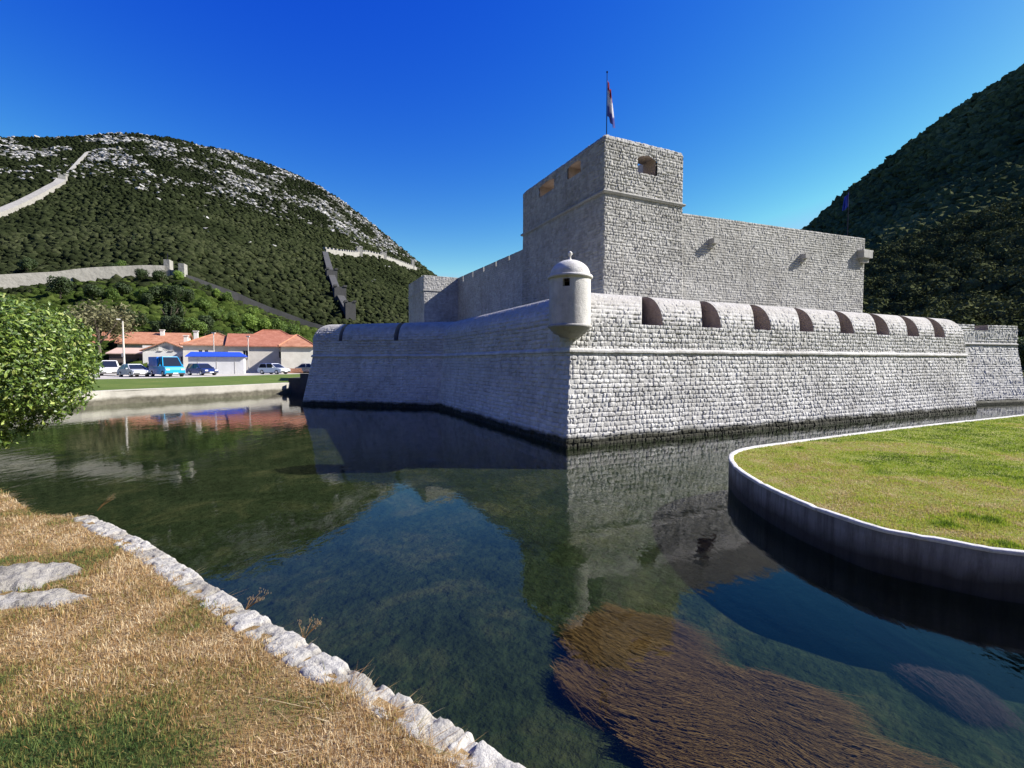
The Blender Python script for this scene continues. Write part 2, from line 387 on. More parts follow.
# keep off kerb strip
def dist_path(x, y, path):
    d = np.full(len(x), 1e9)
    for a, b in zip(path[:-1], path[1:]):
        ax, ay = a; bx, by = b; vx, vy = bx-ax, by-ay
        t = np.clip(((x-ax)*vx+(y-ay)*vy)/(vx*vx+vy*vy), 0, 1); d = np.minimum(d, np.hypot(x-ax-t*vx, y-ay-t*vy))
    return d
kerbpts = [near_[0], near_[1]]+[tuple(p) for p in bank_edge[:6]]
dk = dist_path(x, y, kerbpts); ok = dk > .02+.26*fbm(x*3.5, y*3.5)
for (c, a, b) in rocks: ok &= ((x-c[0])/a)**2+((y-c[1])/b)**2 > .75+.3*vn(x*9, y*9)
x, y = x[ok], y[ok]
green = fbm(x*.9+3, y*.9+1, 4)
near_green = sst(2.9, 1.6, np.hypot((x+1.9), (y-1.9))*1.2)
gq = ground(70, 745, GZ); ng = np.exp(-(((x-gq[0])/.75)**2+((y-gq[1])/.42)**2))+.75*np.exp(-(((x+1.15)/.28)**2+((y-2.15)/.22)**2)); g = np.clip(sst(.66, .78, green)*.35+ng*1.15*sst(.30, .55, fbm(x*3, y*3)+.08)+.6*np.exp(-(((x+5.6)/.5)**2+((y-4.6)/.35)**2)), 0, 1)
tone = np.clip(.70+.55*(rng.uniform(0, 1, len(x))-.45)+.5*(fbm(x*7, y*7, 3)-.5)-.36*sst(.42, .6, fbm(x*1.3+20, y*1.3, 4))*(x < -1.2)-g*.55*rng.uniform(.15, 1.15, len(x)), 0, 1)
h = (.022+.026*rng.uniform(0, 1, len(x))+.016*(rng.uniform(0, 1, len(x)) > .95))*(.6+.9*fbm(x*2.6, y*2.6+9)); w = .0014+.0016*rng.uniform(0, 1, len(x))+.0005*y
z = GZ+.0+.03*(fbm(x*1.5, y*1.5)-.5)
blades(np.stack([x, y, z], 1), h, w, tone, 'dry_grass', M['drygrass'], 'short sun dried straw grass with green patches on the near bank', 'grass', 2.2)
# mound litter of soil just under blades: lumpy sheet
# island grass
N = 560000
dep = 5.5*np.exp(rng.uniform(0, math.log(4.6), N)); xx = rng.uniform(.42, 1.25, N)*dep
ipoly = poly_is+[(90, 40), (90, 2)]
ok = inside(xx, dep, ipoly) & (rng.uniform(0, 1, N) < .62); x, y = xx[ok], dep[ok]
dry = fbm(x*.45+5, y*.45, 4); dry2 = sst(.45, .62, dry+.42*np.clip((11.5-y)/6, 0, 1)-.12*np.clip((y-11)/8, 0, 1))
tone = np.clip(.22+.30*(rng.uniform(0, 1, len(x))-.4)+dry2*.50*rng.uniform(.5, 1.1, len(x))+.75*(fbm(x*3.2, y*3.2)-.5), 0, 1)
tuft = np.zeros(len(x))
for tx, ty in [(948, 524), (970, 516), (990, 519), (1005, 543), (800, 447)]:
    c = ground(tx, ty, IZ); m = np.exp(-(((x-c[0])/.16)**2+((y-c[1])/.16)**2)); tuft = np.maximum(tuft, m)
tone = tone*(1-tuft*.9); h = (.03+.04*rng.uniform(0, 1, len(x)))*(1+1.4*tuft)*(.35+.9*fbm(x*1.7+4, y*1.7))*.8; w = .0035+.0010*y
blades(np.stack([x, y, np.full(len(x), IZ-.035)], 1), h, w, tone, 'island_grass', M['greengrass'], 'bright green and straw coloured grass on the island lawn', 'grass', 1.3)
# ------------------------------------------------------------------ near kerb wall of rough limestone
kp = smooth_path([tuple(p) for p in kerbpts], .012)
Lk = smooth_len(kp)
prof = []
for q in np.linspace(0, 1, 9): prof.append((.20-.30*0, 0))
prof = [(.03, -1.35), (.02, -.6), (.02, 0.0)]+[(.01, z_) for z_ in np.linspace(.1, 1.15, 22)]+[(.005, 1.21), (.0, 1.26), (-.012, 1.295)]+[(-o_, 1.305) for o_ in np.linspace(.02, .17, 16)]+[(-.19, 1.29), (-.20, 1.2)]
# traveling from right to left (camera side on the left) -> water is to the right
P = sweep(kp, prof); vlen = np.concatenate([[0], np.cumsum([math.hypot(a[0]-b[0], a[1]-b[1]) for a, b in zip(prof[:-1], prof[1:])])])
U, Vv = np.meshgrid(Lk, vlen)
cell = .26; k = np.floor(U/cell+.6*vn(U*3, Vv*0)); r = hsh(k, 4); fr_ = U/cell+.6*vn(U*3, Vv*0)-k
joint = sst(0, .07, np.minimum(fr_, 1-fr_))
hd = .008*joint+.012*r*joint+.022*(fbm(U*5, Vv*6+3, 4)-.5)+.028*(fbm(U*26, Vv*28, 5)-.5)-.008*(hsh(k, 9) > .8)-.02*sst(.6, .7, vn(U*16, Vv*16))
dU = np.gradient(P, axis=1); dV = np.gradient(P, axis=0); Nn = np.cross(dU, dV); Nn /= np.linalg.norm(Nn, axis=2, keepdims=True)+1e-9
if Nn[-6, 10, 2] < 0: Nn = -Nn
P = P+Nn*hd[..., None]
mb = MB(); mb.grid(P, .3+.6*r*joint+.1); tag(mb.build('limestone_kerb', M['kerbstone'], smooth=True), 'rough white limestone block edging along the near grass bank', 'kerb')
def rock(name, c, a, b, hz, seed, lab, grp=None):
    th = np.linspace(0, 2*np.pi, 73); rr = np.linspace(1, 0, 26); T, Q = np.meshgrid(th, rr)
    sh = .45+1.0*fbm(np.cos(T)*2.4+seed, np.sin(T)*2.4+seed, 4)
    X = np.cos(T)*a*Q*sh; Y = np.sin(T)*b*Q*sh
    Z = hz*(1-Q**4)*(.2+1.3*fbm(X*6+seed, Y*6, 4))-.03+.035*fbm(X*22, Y*22, 3)
    o = thing(name, (c[0], c[1], GZ), lab, 'rock'); P = np.stack([X, Y, Z], 2)
    mb = MB(); mb.grid(P, .2+.7*fbm(X*6, Y*6)); COL.objects.unlink(o); bpy.data.objects.remove(o)
    o = mb.build(name, M['kerbstone'], smooth=True); o.location = (c[0], c[1], GZ); tag(o, lab, 'rock'); return o
rock('limestone_rock', rocks[0][0], .46, .26, .085, 1, 'largest pale limestone slab half buried in the dry grass at the left edge')
rock('limestone_rock', rocks[1][0], .32, .14, .06, 5, 'small pale limestone piece in front of the largest slab in the grass')
rock('limestone_rock', rocks[2][0], .36, .15, .05, 9, 'pale limestone slab cut by the left edge of the picture below the largest slab')
# sprigs on kerb
def sprig(c, hgt, lab, seed, lean):
    mb = MB(); rr = random.Random(seed)
    for k in range(7):
        a = rr.uniform(0, 6.28); l = hgt*rr.uniform(.6, 1); p0 = np.array(c)
        p1 = p0+np.array([lean[0]*l*.5+math.cos(a)*.25*l, lean[1]*l*.5+math.sin(a)*.25*l, .55*l]); p2 = p1+np.array([lean[0]*l*.5+math.cos(a)*.35*l, lean[1]*l*.5+math.sin(a)*.3*l, .4*l])
        mb.tube([p0, p1, p2], [.0022, .0018, .0012], 4, .55)
        for q in range(9):
            b = p2+np.array([rr.uniform(-1, 1), rr.uniform(-1, 1), rr.uniform(-.6, 1)])*.018; mb.poly([b, b+np.array([.007, 0, .009]), b+np.array([0, .006, .012])], .8)
    tag(mb.build('dry_weed', M['drygrass']), lab, 'weed', 'dry weeds sprouting from the kerb')
sprig(ground(245, 611, 1.28), .10, 'thin pale stalk leaning over the water from the kerb at its middle', 1, (.9, .3))
sprig(ground(303, 641, 1.28), .11, 'dark bushy sprig on the kerb between the thin stalk and the picture bottom', 2, (.3, .3))
sprig(ground(97, 511, 1.28), .17, 'small dry sprig at the far left end of the white kerb', 3, (.5, .3))
# ------------------------------------------------------------------ FORTRESS
U0 = np.array([.905, .426]); N0 = np.array([-.426, .905])      # along right face, inward normal
C0 = np.array(ground(566, 447.5, 0)[:2]); RE = C0+U0*29.6; K1 = RE+N0*7; BK = K1+N0*23-U0*4
LB = C0+N0*15.6; LL = np.array(ground(302, 404.5, 0)[:2]); BL = np.array([-17.5, 60.])
outer = [C0, RE, K1, BK, BL, LL, LB]
BAT = [.13, .17, 0, 0, .2, .17, .13]; CUR = [1, 0, 0, 0, 1, 1, 1]
ZS = 3.45; ZP = 4.45; ZT = 5.72
def inset(e, z):
    if e == 1: return .17*z
    return BAT[e]*min(z, ZS)+.03*max(min(z, ZP)-ZS, 0)*CUR[e]
def corners(ins, base):
    n_ = len(base); out = []
    L_ = []
    for i in range(n_):
        a, b = base[i], base[(i+1) % n_]; d = (b-a)/np.linalg.norm(b-a); nr = np.array([-d[1], d[0]]); L_.append((a+nr*ins[i], d))
    for i in range(n_):
        (p, d), (q, e) = L_[i-1], L_[i]; det = d[0]*(-e[1])+e[0]*d[1]
        t = ((q-p)[0]*(-e[1])+e[0]*(q-p)[1])/det; out.append(p+d*t)
    return out
zlow = np.arange(-1.3, 0, .3).tolist()+np.linspace(0, ZP, 128).tolist()
angs = np.linspace(0, math.pi/2, 34)
lowc = [corners([inset(e, z) for e in range(7)], outer) for z in zlow]
CD = 1.15
curc = [corners([(inset(e, ZP)+CD*(1-math.cos(a))*CUR[e]) if e != 1 else .17*(ZP+(ZT-ZP)*math.sin(a)) for e in range(7)], outer) for a in angs]
zcur = [ZP+(ZT-ZP)*math.sin(a) for a in angs]
inn = corners([inset(e, ZP)+(CD+.45)*CUR[e]+(.6 if not CUR[e] else 0) for e in range(7)], outer)
def strip(mb, A, B, s0, s1, du, ch=.2, sw=.32, seed=0, depth=1., mask=None, fade=(1, 1), voff=0, tfade=None, mi=0, splay=None):
    """A,B: (nv,3) edge curves; displaced masonry between s0..s1."""
    A = np.asarray(A, float); B = np.asarray(B, float); Lm = np.linalg.norm(B[len(B)//2]-A[len(A)//2])
    nu = max(2, int(abs(s1-s0)*Lm/du)+1); s = np.linspace(s0, s1, nu); tt = np.linspace(0, 1, nu)
    if splay is None: sg = s[None]+np.zeros((len(A), 1))
    else: sg = splay[0][:, None]*(1-tt)[None]+splay[1][:, None]*tt[None]
    P = A[:, None]*(1-sg)[..., None]+B[:, None]*sg[..., None]
    v = np.concatenate([[0], np.cumsum(np.linalg.norm(np.diff((A+B)/2, axis=0), axis=1))])+voff
    Uu, Vg = np.meshgrid(s*Lm, v)
    dU = P[:, -1:]-P[:, :1]; dV = np.gradient(P, axis=0); Nr = np.cross(np.broadcast_to(dU, dV.shape), dV); Nr /= np.linalg.norm(Nr, axis=2, keepdims=True)+1e-9
    h, t = stones(Uu, Vg, ch, sw, seed, depth)
    e0 = sst(0, .05, Uu-s0*Lm) if fade[0] else 1; e1 = sst(0, .05, s1*Lm-Uu) if fade[1] else 1
    h = h*e0*e1
    if tfade is not None: h = h*np.asarray(tfade)[:, None]
    P = P+Nr*h[..., None]
    mk = None
    if mask is not None:
        uc = (Uu[:-1, :-1]+Uu[1:, 1:])/2; zc = (P[:-1, :-1, 2]+P[1:, 1:, 2])/2; mk = mask(uc, zc)
    mb.grid(P, t, mk, mi); return P
def c3(lst, i, zs): return np.array([(*c[i], z) for c, z in zip(lst, zs)])
fort = wthing('fortress', (C0[0]+8, C0[1]+18, 0), 'grey stone moated fortress with square keep and curved battlements', 'fortress')
mb = MB()
for e, du in ((0, .038), (1, .12), (5, .06), (6, .05), (4, .15)):
    strip(mb, c3(lowc, e, zlow), c3(lowc, (e+1) % 7, zlow), 0, 1, du, seed=e*7+1, depth=1.0 if e == 0 else 1.1)
# plain back faces
for e in (2, 3):
    a, b = outer[e], outer[e+1]; mb.poly([(*a, -1.3), (*b, -1.3), (*b, ZP), (*a, ZP)])
# sill shelf & inner platform
for e in range(7):
    a0, b0 = lowc[-1][e], lowc[-1][(e+1) % 7]; a1, b1 = inn[e], inn[(e+1) % 7]
    mb.poly([(*a0, ZP), (*b0, ZP), (*b1, ZP), (*a1, ZP)])
mb.poly([(*p, ZP-.25) for p in inn])
for e in range(7):
    a1, b1 = inn[e], inn[(e+1) % 7]; mb.poly([(*a1, ZP), (*b1, ZP), (*b1, ZP-.25), (*a1, ZP-.25)])
ow = bw(mb, 'outer_wall', M['stone'], fort)
# string courses
mb = MB()
for e in (0, 4, 5, 6):
    pr = [(.02, 3.33), (-.09, 3.36), (-.10, 3.42), (-.08, 3.47), (-.03, 3.50), (.02, 3.52)]
    cs = [corners([inset(q, z)+o for q in range(7)], outer) for o, z in pr]
    A = c3(cs, e, [z for o, z in pr]); B = c3(cs, (e+1) % 7, [z for o, z in pr]); Lm = np.linalg.norm(B[0]-A[0])
    nu = int(Lm/.08); s = np.linspace(0, 1, nu); P = A[:, None]*(1-s)[None, :, None]+B[:, None]*s[None, :, None]
    kk = np.floor(s*Lm/.5); P[..., 2] += (.012*(hsh(kk, e)-.5)+.02*(fbm(s*Lm*2, s*0+e)-.5))[None]
    P[..., :2] += ((fbm(s*Lm*5, s*0+e+3)-.5)*.02)[None, :, None]
    mb.grid(P, np.broadcast_to(.3+.6*hsh(kk, 2), P.shape[:2]))
bw(mb, 'string_course', M['stone'], fort)
# merlons
def merlon(e, s0m, s1m, du=.045, fade=(1, 1), sp=0.0, ends=(0, 0)):
    """from s0m to s1m metres along edge e; ends=1 keeps the mitre at a corner; sp splays the far end"""
    A = c3(curc, e, zcur); B = c3(curc, (e+1) % 7, zcur); Lm = np.linalg.norm(B[0]-A[0]); d = (B[0]-A[0])/Lm
    ia, ib = np.array([*inn[e], ZT-.02]), np.array([*inn[(e+1) % 7], ZT-.02])
    def frac(u, P0, P1): return (u-np.dot(P0-A[0], d))/np.dot(P1-P0, d)
    cv = CD*(1-np.cos(angs))
    S0 = np.array([0. if ends[0] else frac(s0m, A[k], B[k]) for k in range(len(A))]); S1 = np.array([1. if ends[1] else frac(s1m+sp*cv[k], A[k], B[k]) for k in range(len(A))])
    I0_ = 0. if ends[0] else frac(s0m, ia, ib); I1_ = 1. if ends[1] else frac(s1m+sp*(CD+.45), ia, ib)
    mb = MB(); tf = np.clip(1-np.array(angs)/math.pi*2.2, .12, 1)
    strip(mb, A, B, s0m/Lm, s1m/Lm, du, seed=e*7+1, tfade=tf, fade=fade, splay=(S0, S1))
    at = lambda s_, Q0, Q1: Q0*(1-s_)+Q1*s_
    t0, t1 = at(S0[-1], A[-1], B[-1]), at(S1[-1], A[-1], B[-1]); i0, i1 = at(I0_, ia, ib), at(I1_, ia, ib)
    mb.poly([t0, t1, i1, i0], .8)
    mb.poly([i1, i0, (i0[0], i0[1], ZP), (i1[0], i1[1], ZP)], .4)
    for SS, i_ in ((S0, i0), (S1, i1)):
        ks = list(range(0, len(A), 3))+([len(A)-1] if (len(A)-1) % 3 else [])
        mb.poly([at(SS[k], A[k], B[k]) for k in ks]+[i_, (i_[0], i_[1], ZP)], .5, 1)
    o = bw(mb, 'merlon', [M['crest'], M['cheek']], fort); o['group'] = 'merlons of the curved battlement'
    return o
n = NT('merlon_stone')
c = n.ramp(n.tone(), [(0, (.34, .33, .315)), (.5, (.50, .49, .47)), (1, (.62, .61, .59))])
c = n.mix(.5, c, n.ramp(n.noise(3.5, 8, .7), [(.25, (.5, .49, .47)), (.6, (1, 1, 1))]), 'MULTIPLY')
geo = n.n('ShaderNodeSeparateXYZ'); n.l(n.pos(), geo.inputs[0])
mr = n.n('ShaderNodeMapRange'); mr.inputs[1].default_value = 4.95; mr.inputs[2].default_value = 5.35; n.l(n.math('ADD', geo.outputs[2], n.math('MULTIPLY', n.math('SUBTRACT', n.noise(1.6, 5), .5), .5)), mr.inputs[0])
c = n.mix(mr.outputs[0], c, n.ramp(n.noise(2.5, 8, .7), [(.3, (.29, .275, .25)), (.62, (.43, .415, .385))]))   # limewashed rendered tops
M['crest'] = n.pbr(c, .93, n.bump(n.math('ADD', n.noise(22, 8, .7), n.noise(6, 5)), .5, .03), spec=.2)
GP0 = np.array(lowc[-1][0])
hitp = lambda px: ((px-512)/F*GP0[1]-GP0[0])/(U0[0]-(px-512)/F*U0[1])
gaps = [(hitp(a_), hitp(b_)) for a_, b_ in [(641, 662), (701, 720), (753, 770), (798.5, 812.5), (839, 852.5), (875, 888), (906, 917.5), (933, 943.5)]]
LEN0 = float(np.linalg.norm(np.array(curc[0][1])-np.array(curc[0][0])))
st = 0.0
for g_, h_ in gaps: merlon(0, st, g_, fade=(0 if st == 0 else 1, 1), sp=.85, ends=(st == 0, 0)); st = h_
merlon(0, st, LEN0, ends=(0, 1), fade=(1, 0))
Lw = float(np.linalg.norm(np.array(curc[0][0])-np.array(curc[0][6]))); merlon(6, 0, Lw, .06, (0, 0), ends=(1, 1))
L5 = float(np.linalg.norm(np.array(curc[0][6])-np.array(curc[0][5])))
g5 = [(2.1, .28), (6.4, .34)]; st = 0
for a_, w_ in g5: merlon(5, st, a_, .07, (0 if st == 0 else 1, 1), ends=(st == 0, 0)); st = a_+w_
merlon(5, st, L5, .07, (1, 0), ends=(0, 1))
L4 = float(np.linalg.norm(np.array(curc[0][5])-np.array(curc[0][4]))); merlon(4, 0, L4, .2, (0, 0), ends=(1, 1))
# sentry box
gc = np.array([C0[0]+.19, C0[1]+.70]); gr = .745
sb = bpy.data.objects.new('sentry_box', None)
th = np.linspace(0, 2*np.pi, 97); zz = np.linspace(4.32, 6.0, 46); T, Z = np.meshgrid(th, zz)
rad = gr*(1+.012*(fbm(np.cos(T)*2+4, Z*2+np.sin(T)*2)-.5))
P = np.stack([gc[0]+np.cos(T)*rad, gc[1]+np.sin(T)*rad, Z], 2)
wa = math.atan2(-1, -.30)+.0
def wmask(Tc, Zc, a0):
    d = np.abs((Tc-a0+np.pi) % (2*np.pi)-np.pi); return ~((d < .17) & (Zc > 5.62) & (Zc < 5.90))
Tc = (T[:-1, :-1]+T[1:, 1:])/2; Zc = (Z[:-1, :-1]+Z[1:, 1:])/2
mk = wmask(Tc, Zc, wa) & wmask(Tc, Zc, wa+1.75)
mb = MB(); mb.grid(P, .5, mk)
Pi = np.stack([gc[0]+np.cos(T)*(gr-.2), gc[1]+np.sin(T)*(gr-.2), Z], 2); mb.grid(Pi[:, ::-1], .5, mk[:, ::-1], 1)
for a0 in (wa, wa+1.75):
    for sgn in (-1, 1):
        a = a0+sgn*.17; ca, sa = math.cos(a), math.sin(a); mb.poly([(gc[0]+ca*gr, gc[1]+sa*gr, 5.60), (gc[0]+ca*(gr-.2), gc[1]+sa*(gr-.2), 5.60), (gc[0]+ca*(gr-.2), gc[1]+sa*(gr-.2), 5.92), (gc[0]+ca*gr, gc[1]+sa*gr, 5.92)], .5)
sbo = bw(mb, 'sentry_box', [M['plaster'], M['dark']], fort, True)
def sub(mb, name, mat, par, smooth=False):
    o = mb.build(name, mat, None, smooth); o.parent = par; return o
mb = MB(); mb.lathe((*gc, 5.98), [(.3, -.02), (gr, -.02), (gr+.06, .0), (gr+.075, .05), (gr+.055, .10), (gr-.02, .12)], 40); sub(mb, 'cornice', M['plaster'], sbo, True)
mb = MB(); mb.lathe((*gc, 6.08), [((gr-.02)*math.cos(a), .58*math.sin(a)) for a in np.linspace(0, math.pi/2-.02, 16)], 40); sub(mb, 'dome', M['plaster'], sbo, True)
mb = MB(); mb.lathe((*gc, 6.64), [(.10, 0), (.07, .03), (.035, .08), (.03, .15), (.055, .18), (.085, .23), (.075, .29), (.03, .33), (.001, .34)], 16); sub(mb, 'finial', M['plaster'], sbo, True)
mb = MB(); mb.lathe((*gc, 0), [(.12, 3.86), (.36, 3.90), (.42, 3.98), (.55, 4.01), (.60, 4.09), (.68, 4.13), (.71, 4.2), (gr+.05, 4.24), (gr+.06, 4.30), (gr, 4.34), (.2, 4.34)], 40); sub(mb, 'corbel', M['keepstone'], sbo, True)

# right corner bastion
rb = [np.array(p, float) for p in [(27.0, 31.6), (38.0, 34.9), (38.7, 35.7), (40.6, 44), (27, 46)]]
nb = len(rb); RBAT = .16; RS = 4.28; RT = 5.68
zl = np.linspace(-.3, RS, 60).tolist(); zu = np.linspace(RS, RT, 18).tolist()
cl = [corners([RBAT*z]*nb, rb) for z in zl]; cu = [corners([RBAT*RS]*nb, rb) for z in zu]
mb = MB()
for e in range(nb-1):
    strip(mb, c3(cl, e, zl), c3(cl, (e+1) % nb, zl), 0, 1, .08, seed=30+e, fade=(0, 0))
    mk = (lambda u, z: ~((u > 5.6) & (u < 7.1) & (z > 5.3))) if e == 0 else None
    strip(mb, c3(cu, e, zu), c3(cu, (e+1) % nb, zu), 0, 1, .08, seed=40+e, mask=mk, fade=(0, 0))
inb = corners([RBAT*RS+.8]*nb, rb)
for e in range(nb):
    a0, b0 = cu[0][e], cu[0][(e+1) % nb]; a1, b1 = inb[e], inb[(e+1) % nb]
    if e != 0: mb.poly([(*a0, RT), (*b0, RT), (*b1, RT), (*a1, RT)])
    else:
        d = (b0-a0)/np.linalg.norm(b0-a0); nr = np.array([-d[1], d[0]])
        for u0, u1, zt in ((0, 5.6, RT), (5.6, 7.1, 5.3), (7.1, np.linalg.norm(b0-a0), RT)):
            p, q = a0+d*u0, a0+d*u1; mb.poly([(*p, zt), (*q, zt), (*(q+nr*.8), zt), (*(p+nr*.8), zt)])
        for uu in (5.6, 7.1):
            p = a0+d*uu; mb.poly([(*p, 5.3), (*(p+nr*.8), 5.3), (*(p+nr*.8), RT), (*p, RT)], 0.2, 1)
mb.poly([(*p, 4.6) for p in inb])
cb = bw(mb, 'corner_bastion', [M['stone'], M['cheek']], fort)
mb = MB(); pr = [(.02, -.12), (-.08, -.08), (-.11, 0), (-.07, .06), (.02, .1)]
cs = [corners([RBAT*RS+o]*nb, rb) for o, z in pr]
for e in range(nb-1): mb.grid(np.array([[(*c[e], RS+z), (*c[(e+1) % nb], RS+z)] for c, (o, z) in zip(cs, pr)]))
sub(mb, 'string_course', M['keepstone'], cb)
mb = MB(); cs = [corners([o]*nb, rb) for o in (-.35, -.38, -.3, .1)]
for e in range(nb-1): mb.grid(np.array([[(*c[e], z), (*c[(e+1) % nb], z)] for c, z in zip(cs, (-.2, .14, .22, .24))]))
sub(mb, 'plinth', M['stone'], cb)

# keep
D = 28.0; KC = np.array(atdepth(603, 300, D)[:2])
def hit(px, base, d):    # param along base+d*t that projects to column px
    r = (px-512)/F/cp
    # x = r*y*(approx, pitch negligible)
    return (r*base[1]-base[0])/(d[0]-r*d[1])
TW = hit(682, KC, U0); TL = hit(521, KC, N0)
def zat(p, py): return atdepth(512+0, py, p[1])[2]
ZTS = zat(KC, 190); ZTT = zat(KC, 134.5)+.22
T1 = KC+U0*TW; T2 = T1+N0*TL; T3 = KC+N0*TL
tw = [KC, T1, T2, T3]
mb = MB()
zl = np.arange(3.8, ZTS, .055).tolist()+[ZTS]; b_ = .012
cl = [corners([b_*(z-4)]*4, tw) for z in zl]
zu = np.arange(ZTS, ZTT-.35, .055).tolist()+[ZTT-.35]
cu = [corners([b_*(ZTS-4)]*4, tw) for z in zu]
an = np.linspace(0, math.pi/2, 10)[1:]
zu2 = zu+[ZTT-.35+.35*math.sin(a) for a in an]; cu2 = cu+[corners([b_*(ZTS-4)+.4*(1-math.cos(a))]*4, tw) for a in an]
Lr = TW; h0 = hit(636, KC, U0)-.1; h1 = hit(655, KC, U0)-.1
zh0, zh1 = zat(KC+U0*h0, 171), zat(KC+U0*h0, 152.5)
holes = {0: [(h0, h1, zh0, zh1, .28)], 3: []}
for (pa, pb, ya, yb) in ((579, 566, 175.5, 162), (553, 538, 192.5, 181)):
    a, b = hit(pa, KC, N0), hit(pb, KC, N0); ym = KC+N0*(a+b)/2; holes[3].append((a, b, zat(ym, ya), zat(ym, yb), .15))
for e in (0, 3):
    A, B = c3(cl, e, zl), c3(cl, (e+1) % 4, zl); strip(mb, A, B, 0, 1, .06, ch=.21, sw=.34, seed=50+e, depth=1.25)
    A, B = c3(cu2, e, zu2), c3(cu2, (e+1) % 4, zu2); Lm = np.linalg.norm(B[0]-A[0])
    def mask(u, z, e=e, Lm=Lm):
        m = np.ones(u.shape, bool)
        for a, b, z0, z1, rise in holes[e]:
            if e == 3: uu = Lm-u
            else: uu = u
            c_ = (a+b)/2; arch = z1-rise*((uu-c_)/((b-a)/2))**2
            m &= ~((uu > a) & (uu < b) & (z > z0) & (z < arch))
        return m
    strip(mb, A, B, 0, 1, .06, ch=.21, sw=.34, seed=60+e, depth=1.25, mask=mask)
for e in (1, 2):
    A, B = c3(cl+cu2, e, zl+zu2), c3(cl+cu2, (e+1) % 4, zl+zu2); strip(mb, A[::3], B[::3], 0, 1, .3, seed=70+e)
# parapet top, tunnels, inner faces
TH = .75; ti = corners([b_*(ZTS-4)+.4+TH]*4, tw); tt = cu2[-1]
for e in range(4):
    a0, b0 = tt[e], tt[(e+1) % 4]; a1, b1 = ti[e], ti[(e+1) % 4]
    mb.poly([(*a0, ZTT), (*b0, ZTT), (*b1, ZTT), (*a1, ZTT)])
    Lm = np.linalg.norm(b1-a1); d = (b1-a1)/Lm; outn = np.array([d[1], -d[0]]); off = b_*(ZTS-4)+.4+TH
    hs = []
    for a, b, z0, z1, rise in holes.get(e, []):
        if e == 3: Lo = TL; a, b = Lo-b, Lo-a
        hs.append((a-off+.0, b-off, z0, z1))
    hs.sort(); cur = 0; zf = ZTS+.5
    for a, b, z0, z1 in hs:
        for u0, u1, za, zb in ((cur, a, zf, ZTT), (a, b, zf, z0), (a, b, z1, ZTT)):
            p, q = a1+d*u0, a1+d*u1; mb.poly([(*p, za), (*q, za), (*q, zb), (*p, zb)], .5)
        ext = .36+TH if False else off-b_*(ZTS-4)-.0
        for (p, q, za, zb) in ((a, a, z0, z1), (b, b, z0, z1)):
            P0 = a1+d*p; P1 = P0+outn*ext; mb.poly([(*P0, za), (*P1, za), (*P1, zb), (*P0, zb)], .6, 1)
        for z_ in (z0, z1):
            P0, P1 = a1+d*a, a1+d*b; mb.poly([(*P0, z_), (*P1, z_), (*(P1+outn*ext), z_), (*(P0+outn*ext), z_)], .6, 1)
        cur = b
    p, q = a1+d*cur, b1; mb.poly([(*p, zf), (*q, zf), (*q, ZTT), (*p, ZTT)], .5)
mb.poly([(*p, ZTS+.5) for p in ti])
kt = bw(mb, 'keep_tower', [M['keepstone'], M['cheek']], fort)
mb = MB(); pr = [(.02, -.12), (-.11, -.09), (-.16, 0), (-.13, .06), (.02, .12)]
cs = [corners([b_*(ZTS-4)+o]*4, tw) for o, z in pr]
for e in (0, 3): mb.grid(np.array([[(*c[e], ZTS+z), (*c[(e+1) % 4], ZTS+z)] for c, (o, z) in zip(cs, pr)]))
sub(mb, 'string_course', M['keepstone'], kt)
# keep right curtain
def slab_wall(name, a, b, z0, zt0, zt1, thick, du, seed, par, inward, depth=1.1, ch=.2, sw=.34, notches=None, fade=(0, 1), grp=None):
    a, b = np.array(a, float), np.array(b, float); inward = np.array(inward, float)
    nz = int((max(zt0, zt1)-z0)/.06); k = np.linspace(0, 1, nz)
    A = np.array([(*a, z0+(zt0-z0)*q) for q in k]); B = np.array([(*b, z0+(zt1-z0)*q) for q in k])
    Lm = np.linalg.norm(b-a)
    mb = MB(); msk = None
    if notches: msk = lambda u, z: ~np.logical_or.reduce([(u > p) & (u < q) & (z > zz_) for p, q, zz_ in notches])
    strip(mb, A, B, 0, 1, du, ch=ch, sw=sw, seed=seed, depth=depth, mask=msk, fade=fade)
    segs = []; cur = 0
    for p, q, zz_ in (notches or []): segs += [(cur, p, None), (p, q, zz_)]; cur = q
    segs.append((cur, Lm, None)); d = (b-a)/Lm; base = a+inward*.03; base2 = b+inward*.03
    for p, q, zz_ in segs:
        tp = zt0+(zt1-zt0)*p/Lm if zz_ is None else zz_; tq = zt0+(zt1-zt0)*q/Lm if zz_ is None else zz_
        P_, Q_ = a+d*p, a+d*q
        mb.prism([P_+inward*.0, Q_+inward*.0, Q_+inward*thick, P_+inward*thick], z0, [tp-.005, tq-.005, tq-.005, tp-.005], .5)
    return bw(mb, name, M['keepstone'], par)
R0 = T1+N0*.35-U0*.3; RLn = hit(860, R0, U0); R1 = R0+U0*RLn
zr0 = zat(T1, 211.5); zr1 = zat(R1, 238.5)
# outward (toward camera) skin requires A->B left-to-right with normal = cross(dU,dV)
kw = slab_wall('keep_wall', R0, R1, 3.8, zr0, zr1, 1.2, .075, 81, fort, N0, ch=.19, sw=.33)
